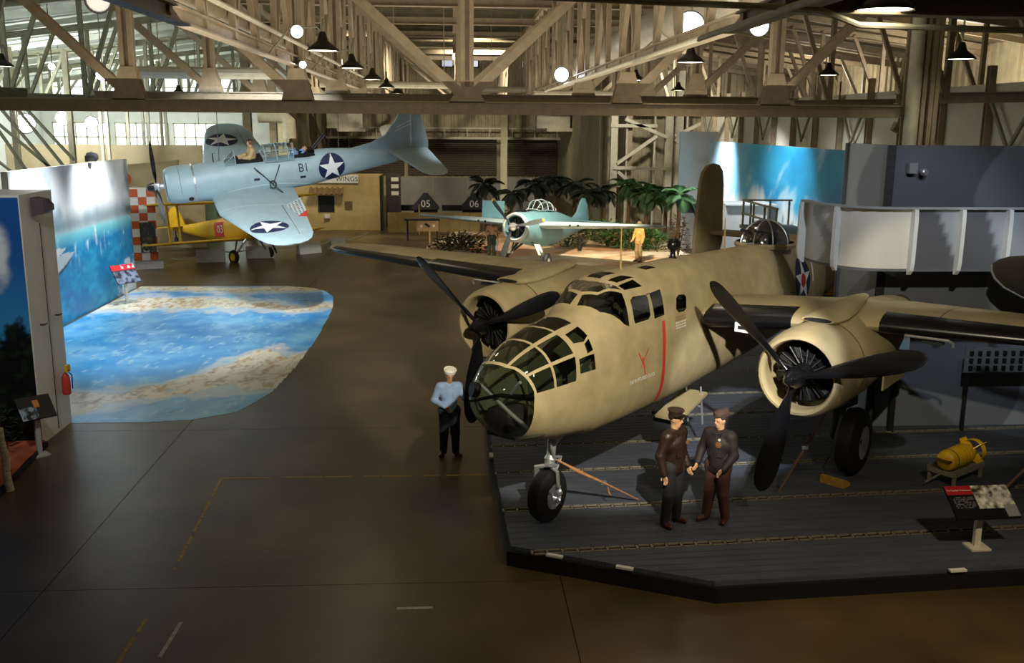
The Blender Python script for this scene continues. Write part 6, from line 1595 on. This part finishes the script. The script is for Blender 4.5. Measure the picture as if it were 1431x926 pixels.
PLN=[(6.78,18.45),(6.8,17.9),(6.86,17.55),(6.99,17.2),(7.15,16.98),(7.35,16.82),(7.6,16.73),(7.9,16.7),(8.12,16.7),(9.0,16.7),(9.84,16.7),(10.8,16.7),(11.8,16.7),(19,16.7)]
def along(t):
    L=[0]
    for a,b in zip(PLN[:-1],PLN[1:]): L.append(L[-1]+math.hypot(b[0]-a[0],b[1]-a[1]))
    return np.interp(t,L,[p[0] for p in PLN]),np.interp(t,L,[p[1] for p in PLN]),L
TL=along(0)[2][-1]; T0,T1=3.80,4.86
ts=[0]+list(np.cumsum([math.hypot(b[0]-a[0],b[1]-a[1]) for a,b in zip(PLN[:-1],PLN[1:])]))
def tubpos(u,v):
    x,y,_=along(u*TL); return (float(x),float(y),T0+(T1-T0)*v)
def tubcol(U,V):
    t=U*TL;X=np.interp(t,ts,[p[0] for p in PLN]);Z=T0+(T1-T0)*V
    C=np.zeros(U.shape+(3,))+np.array(lin('#b9c0c9'))
    C=mixc(C,lin('#c4c3bd'),sstep(-.02,.02,X-7.0)*sstep(.02,-.02,X-8.1)); C=mixc(C,G[1],sstep(.05,.0,np.abs(t-.9-.25*np.sin(Z*5))-.16)*(X<6.99))
    C=mixc(C,G[3],sstep(-.01,.01,X-8.12)); C=mixc(C,G[1],sstep(-.02,.02,X-8.55-.45*(T1-Z))*sstep(.01,-.01,X-9.02)); C=mixc(C,G[2],sstep(-.02,.02,X-9.02)*sstep(.02,-.02,X-9.3-.1*np.sin(Z*6))*0+0)
    C=mixc(C,G[1],sstep(-.02,.02,X-9.45-.35*(T1-Z))); return C
printed('tub_bulwark',160,20,tubpos,tubcol,P_ship,ship)
printed('tub_inside',100,8,lambda u,v:tuple(np.array(tubpos(u,v))+np.array([.05,.05,0])),lambda U,V:np.zeros(U.shape+(3,))+np.array(lin('#7a5a3c')),P_ship,ship)
m=MB();o=[];i_=[]
for k,p in enumerate(PLN):
    a=Vector(PLN[max(k-1,0)]);b=Vector(PLN[min(k+1,len(PLN)-1)]);d=(b-a).normalized();n=Vector((d.y,-d.x)); 
    o.append(Vector(p)+n*.07);i_.append(Vector(p)-n*.07)
m.loft([[(*o[k],T1),(*i_[k],T1),(*i_[k],T1+.035),(*o[k],T1+.035)] for k in range(len(PLN))]).build('tub_rim',mat('rim_grey','#8f969e',.5,0,.05,4),ship,ang=0)
MB().prism(PLN+[(19,18.5),(8.5,18.5)],'z',T0-.05,T0).build('tub_floor',MATS['ship_grey'],ship,ang=0)
def bracket(x,y,nx,ny):
    n=Vector((nx,ny,0)).normalized();t=Vector((-n.y,n.x,0))
    prof=[(0,T1),(.13,T1),(.15,T1-.2),(.15,T0+.12),(.12,T0-.02),(.04,T0-.1),(0,T0-.1)]
    m=MB();P=[];c=Vector((x,y,0))
    for w in (-.035,.035): P+= [c+n*a+t*w+Vector((0,0,z)) for a,z in prof]
    N=len(prof);m.add(P,[tuple(range(N)),tuple(range(2*N-1,N-1,-1))]+[(i,i+N,(i+1)%N+N,(i+1)%N) for i in range(N)])
    m.build('bracket',mat('bracket_white','#c9ced4',.5,0,.04,4),ship,ang=0)
for x,y,nx,ny in ((6.79,18.3,-1,0),(6.99,17.2,-.8,-.6),(8.12,16.7,0,-1),(8.98,16.7,0,-1),(9.84,16.7,0,-1),(10.8,16.7,0,-1)): bracket(x,y,nx,ny)
m=MB();m.box((WX+.42,WY-.1,5.5),(.16,.12,.2)).build('wall_lamp_box',M_alu,ship,ang=0)
MB().lathe([(.03,0),(.07,.05),(.07,.12),(.05,.14)],(WX+.6,WY-.1,5.42),(.3,-1,.1),12).build('wall_lamp',M_alu,ship)
MB().box((WX+.0,WY-.6,T0-.15),(.16,.5,.28)).build('hanger_plate',MATS['ship_grey'],ship,ang=0)
e=empty('crate',(px2x(1285,18.2),18.2,2.0),label='small pale blue box under the bomber wing by the ship wall',cat='box')
MB().box((0,0,.12),(.34,.3,.24)).build('box',mat('pale_blue_box','#8fb0bf',.6,0,.05,5),e,ang=0); MB().box((0,0,-.98),(.1,.1,1.96)).build('post',M_skirt,e,ang=0)
e=empty('perforated_plate',(10.95,18.1,0),label='pale perforated plate against the dark ship wall below the wing',cat='plate')
MB().box((0,.05,1.75),(1.6,.03,.5)).build('plate',mat('plate_grey','#6c797c',.5,0,.05,5),e,ang=0)
for i in range(9):
    for j in range(3): MB().box((-.68+i*.17,.02,1.6+j*.15),(.07,.04,.08)).build('hole',M_dark,e,ang=0)
for s in (-.7,.7): MB().box((s,.07,.76),(.06,.06,1.52)).build('leg',M_skirt,e,ang=0)
# rounded wing tip reaching in from the right
e=empty('wing_tip',(9.2,15.9,4.0),label='dark rounded wing tip with pale rim reaching in from the right edge',cat='wing')
m=MB();rings=[]
for d,c,t in ((0,.05,.01),(.05,.35,.03),(.18,.7,.05),(.4,1.0,.07),(.8,1.3,.09),(1.6,1.55,.11),(3.2,1.8,.14)):
    rings.append([(d,-.25*c*2*cos(a)*.55,-.22*d-.1*min(d,.5)+ .50*c*cos(a)*.62+t*sin(a)*.6) for a in np.linspace(0,2*PI,20,endpoint=False)])
m.loft(rings).build('wing_skin',mat('dark_wing_paint','#3d3a33',.55,0,.12,4),e)
m=MB();m.tube([r[10] for r in rings],[.012,.02,.022,.022,.022,.022,.022],6).build('pale_rim',MATS['rim_grey'],e)
# ------------------------------------------------------------------ depth bomb on its trolley
e=empty('trolley',(8.72,15.5,DECK),.6,'grey low trolley under the yellow bomb','trolley')
M_gry=mat('trolley_grey','#8b8a80',.6,0,.1,6)
MB().box((0,0,.2),(1.0,.5,.035)).build('tray',M_gry,e,ang=0)
for s in (-1,1): MB().box((0,s*.25,.24),(1.0,.02,.1)).build('side_rail',M_gry,e,ang=0)
for sx in (-1,1):
    for sy in (-1,1): MB().box((sx*.45,sy*.22,.09),(.05,.05,.18)).build('leg',M_gry,e,ang=0)
MB().tube([(-.5,0,.2),(-.9,.05,.12)],.018,6).build('tow_bar',M_gry,e)
e=empty('depth_bomb',(8.72,15.5,DECK+.40),.6,'yellow cylindrical depth bomb with tail fins lying on a grey trolley','bomb')
MB().lathe([(.001,-.44),(.1,-.43),(.165,-.38),(.185,-.3),(.185,.22),(.15,.36),(.09,.5),(.08,.52)],(0,0,0),(1,0,0),28).build('casing',M_yel,e)
for x in (-.27,.0,.1,.2): MB().lathe([(.187,-.012),(.192,0),(.187,.012)],(x,0,0),(1,0,0),28,False).build('band',M_greydk if x<-.1 else mat('dark_yellow','#a98413',.5,0,0),e,recalc=False)  # front band dark grey, rear bands a darker yellow
MB().box((-.42,0,.02),(.12,.26,.03)).build('nose_bar',mat('bar_brown','#5b4a2a',.6,0,.1,8),e,ang=0)
for k in range(4):
    a=PI/4+k*PI/2; m=MB(); m.add([(.3,.09*cos(a),.09*sin(a)),(.62,.08*cos(a),.08*sin(a)),(.62,.27*cos(a),.27*sin(a)),(.42,.27*cos(a),.27*sin(a))],[(0,1,2,3)]); 
    q=[Vector(v) for v in m.v];n=Vector((0,-sin(a),cos(a)))*.008;m=MB();m.add([v-n for v in q]+[v+n for v in q],[(3,2,1,0),(4,5,6,7),(0,1,5,4),(1,2,6,5),(2,3,7,6),(3,0,4,7)]);m.build('tail_fin',M_yel,e,ang=0)
MB().lathe([(.2,.5),(.205,.5),(.205,.62),(.2,.62)],(0,0,0),(1,0,0),24,False).build('tail_ring',M_yel,e)
# tie-down straps and wheel chock
M_strap=mat('orange_strap','#b07a4a',.7,0,.25,20); M_strapd=mat('old_rope','#6e5647',.8,0,.25,20)
def strap(p,q,label,m,n=3,sp=.03):
    p=Vector(p);q=Vector(q);e=empty('tie_down_strap',p,label=label,cat='strap');d=q-p;s=d.cross(Vector((0,0,1))).normalized()
    for k in range(n):
        o=s*(k-(n-1)/2)*sp; MB().tube([o*.3,d*.25+o+Vector((0,0,-.015*k)),d*.6+o*1.3,d*.97],.012,6).build('strand',m,e)
    MB().box(d*.55,(.09,.06,.05)).build('ratchet',M_alu,e,ang=0); MB().tube([d*.6,d*.6+Vector((.02,-.02,-.12)),d*.6+Vector((.05,-.02,-.17))],.01,5).build('loose_end',m,e)
def BW(x,y,z): return BOM@Vector((x,-y,z))
strap(BW(1.56,.05,.98),(3.03,14.69,DECK+.01),'orange tie-down straps from the bomber nose gear to the deck',M_strap)
strap(BW(6.2,2.8,1.5),(5.32,14.81,DECK+.01),'thin rope from the bomber main gear down to the deck',M_strapd,2,.02)
strap((11.2,14.9,2.4),(8.45,14.1,DECK+.01),'reddish rope rising to the right edge behind the info sign',M_strapd,2,.03)
c=BW(5.75,3.0,0)
e=empty('wheel_chock',(c.x,c.y,DECK),.7,'worn yellow wheel chock at the bomber main wheel','chock')
MB().prism([(-.1,0),(.12,0),(.12,.05),(-.02,.13),(-.1,.13)],'y',-.22,.22).build('wedge',mat('worn_yellow','#b58f3c',.7,0,.2,10),e,ang=0); MB().tube([(.1,.2,.05),(.3,.4,.1),(.4,.35,.3)],.012,5).build('chain',M_greydk,e)
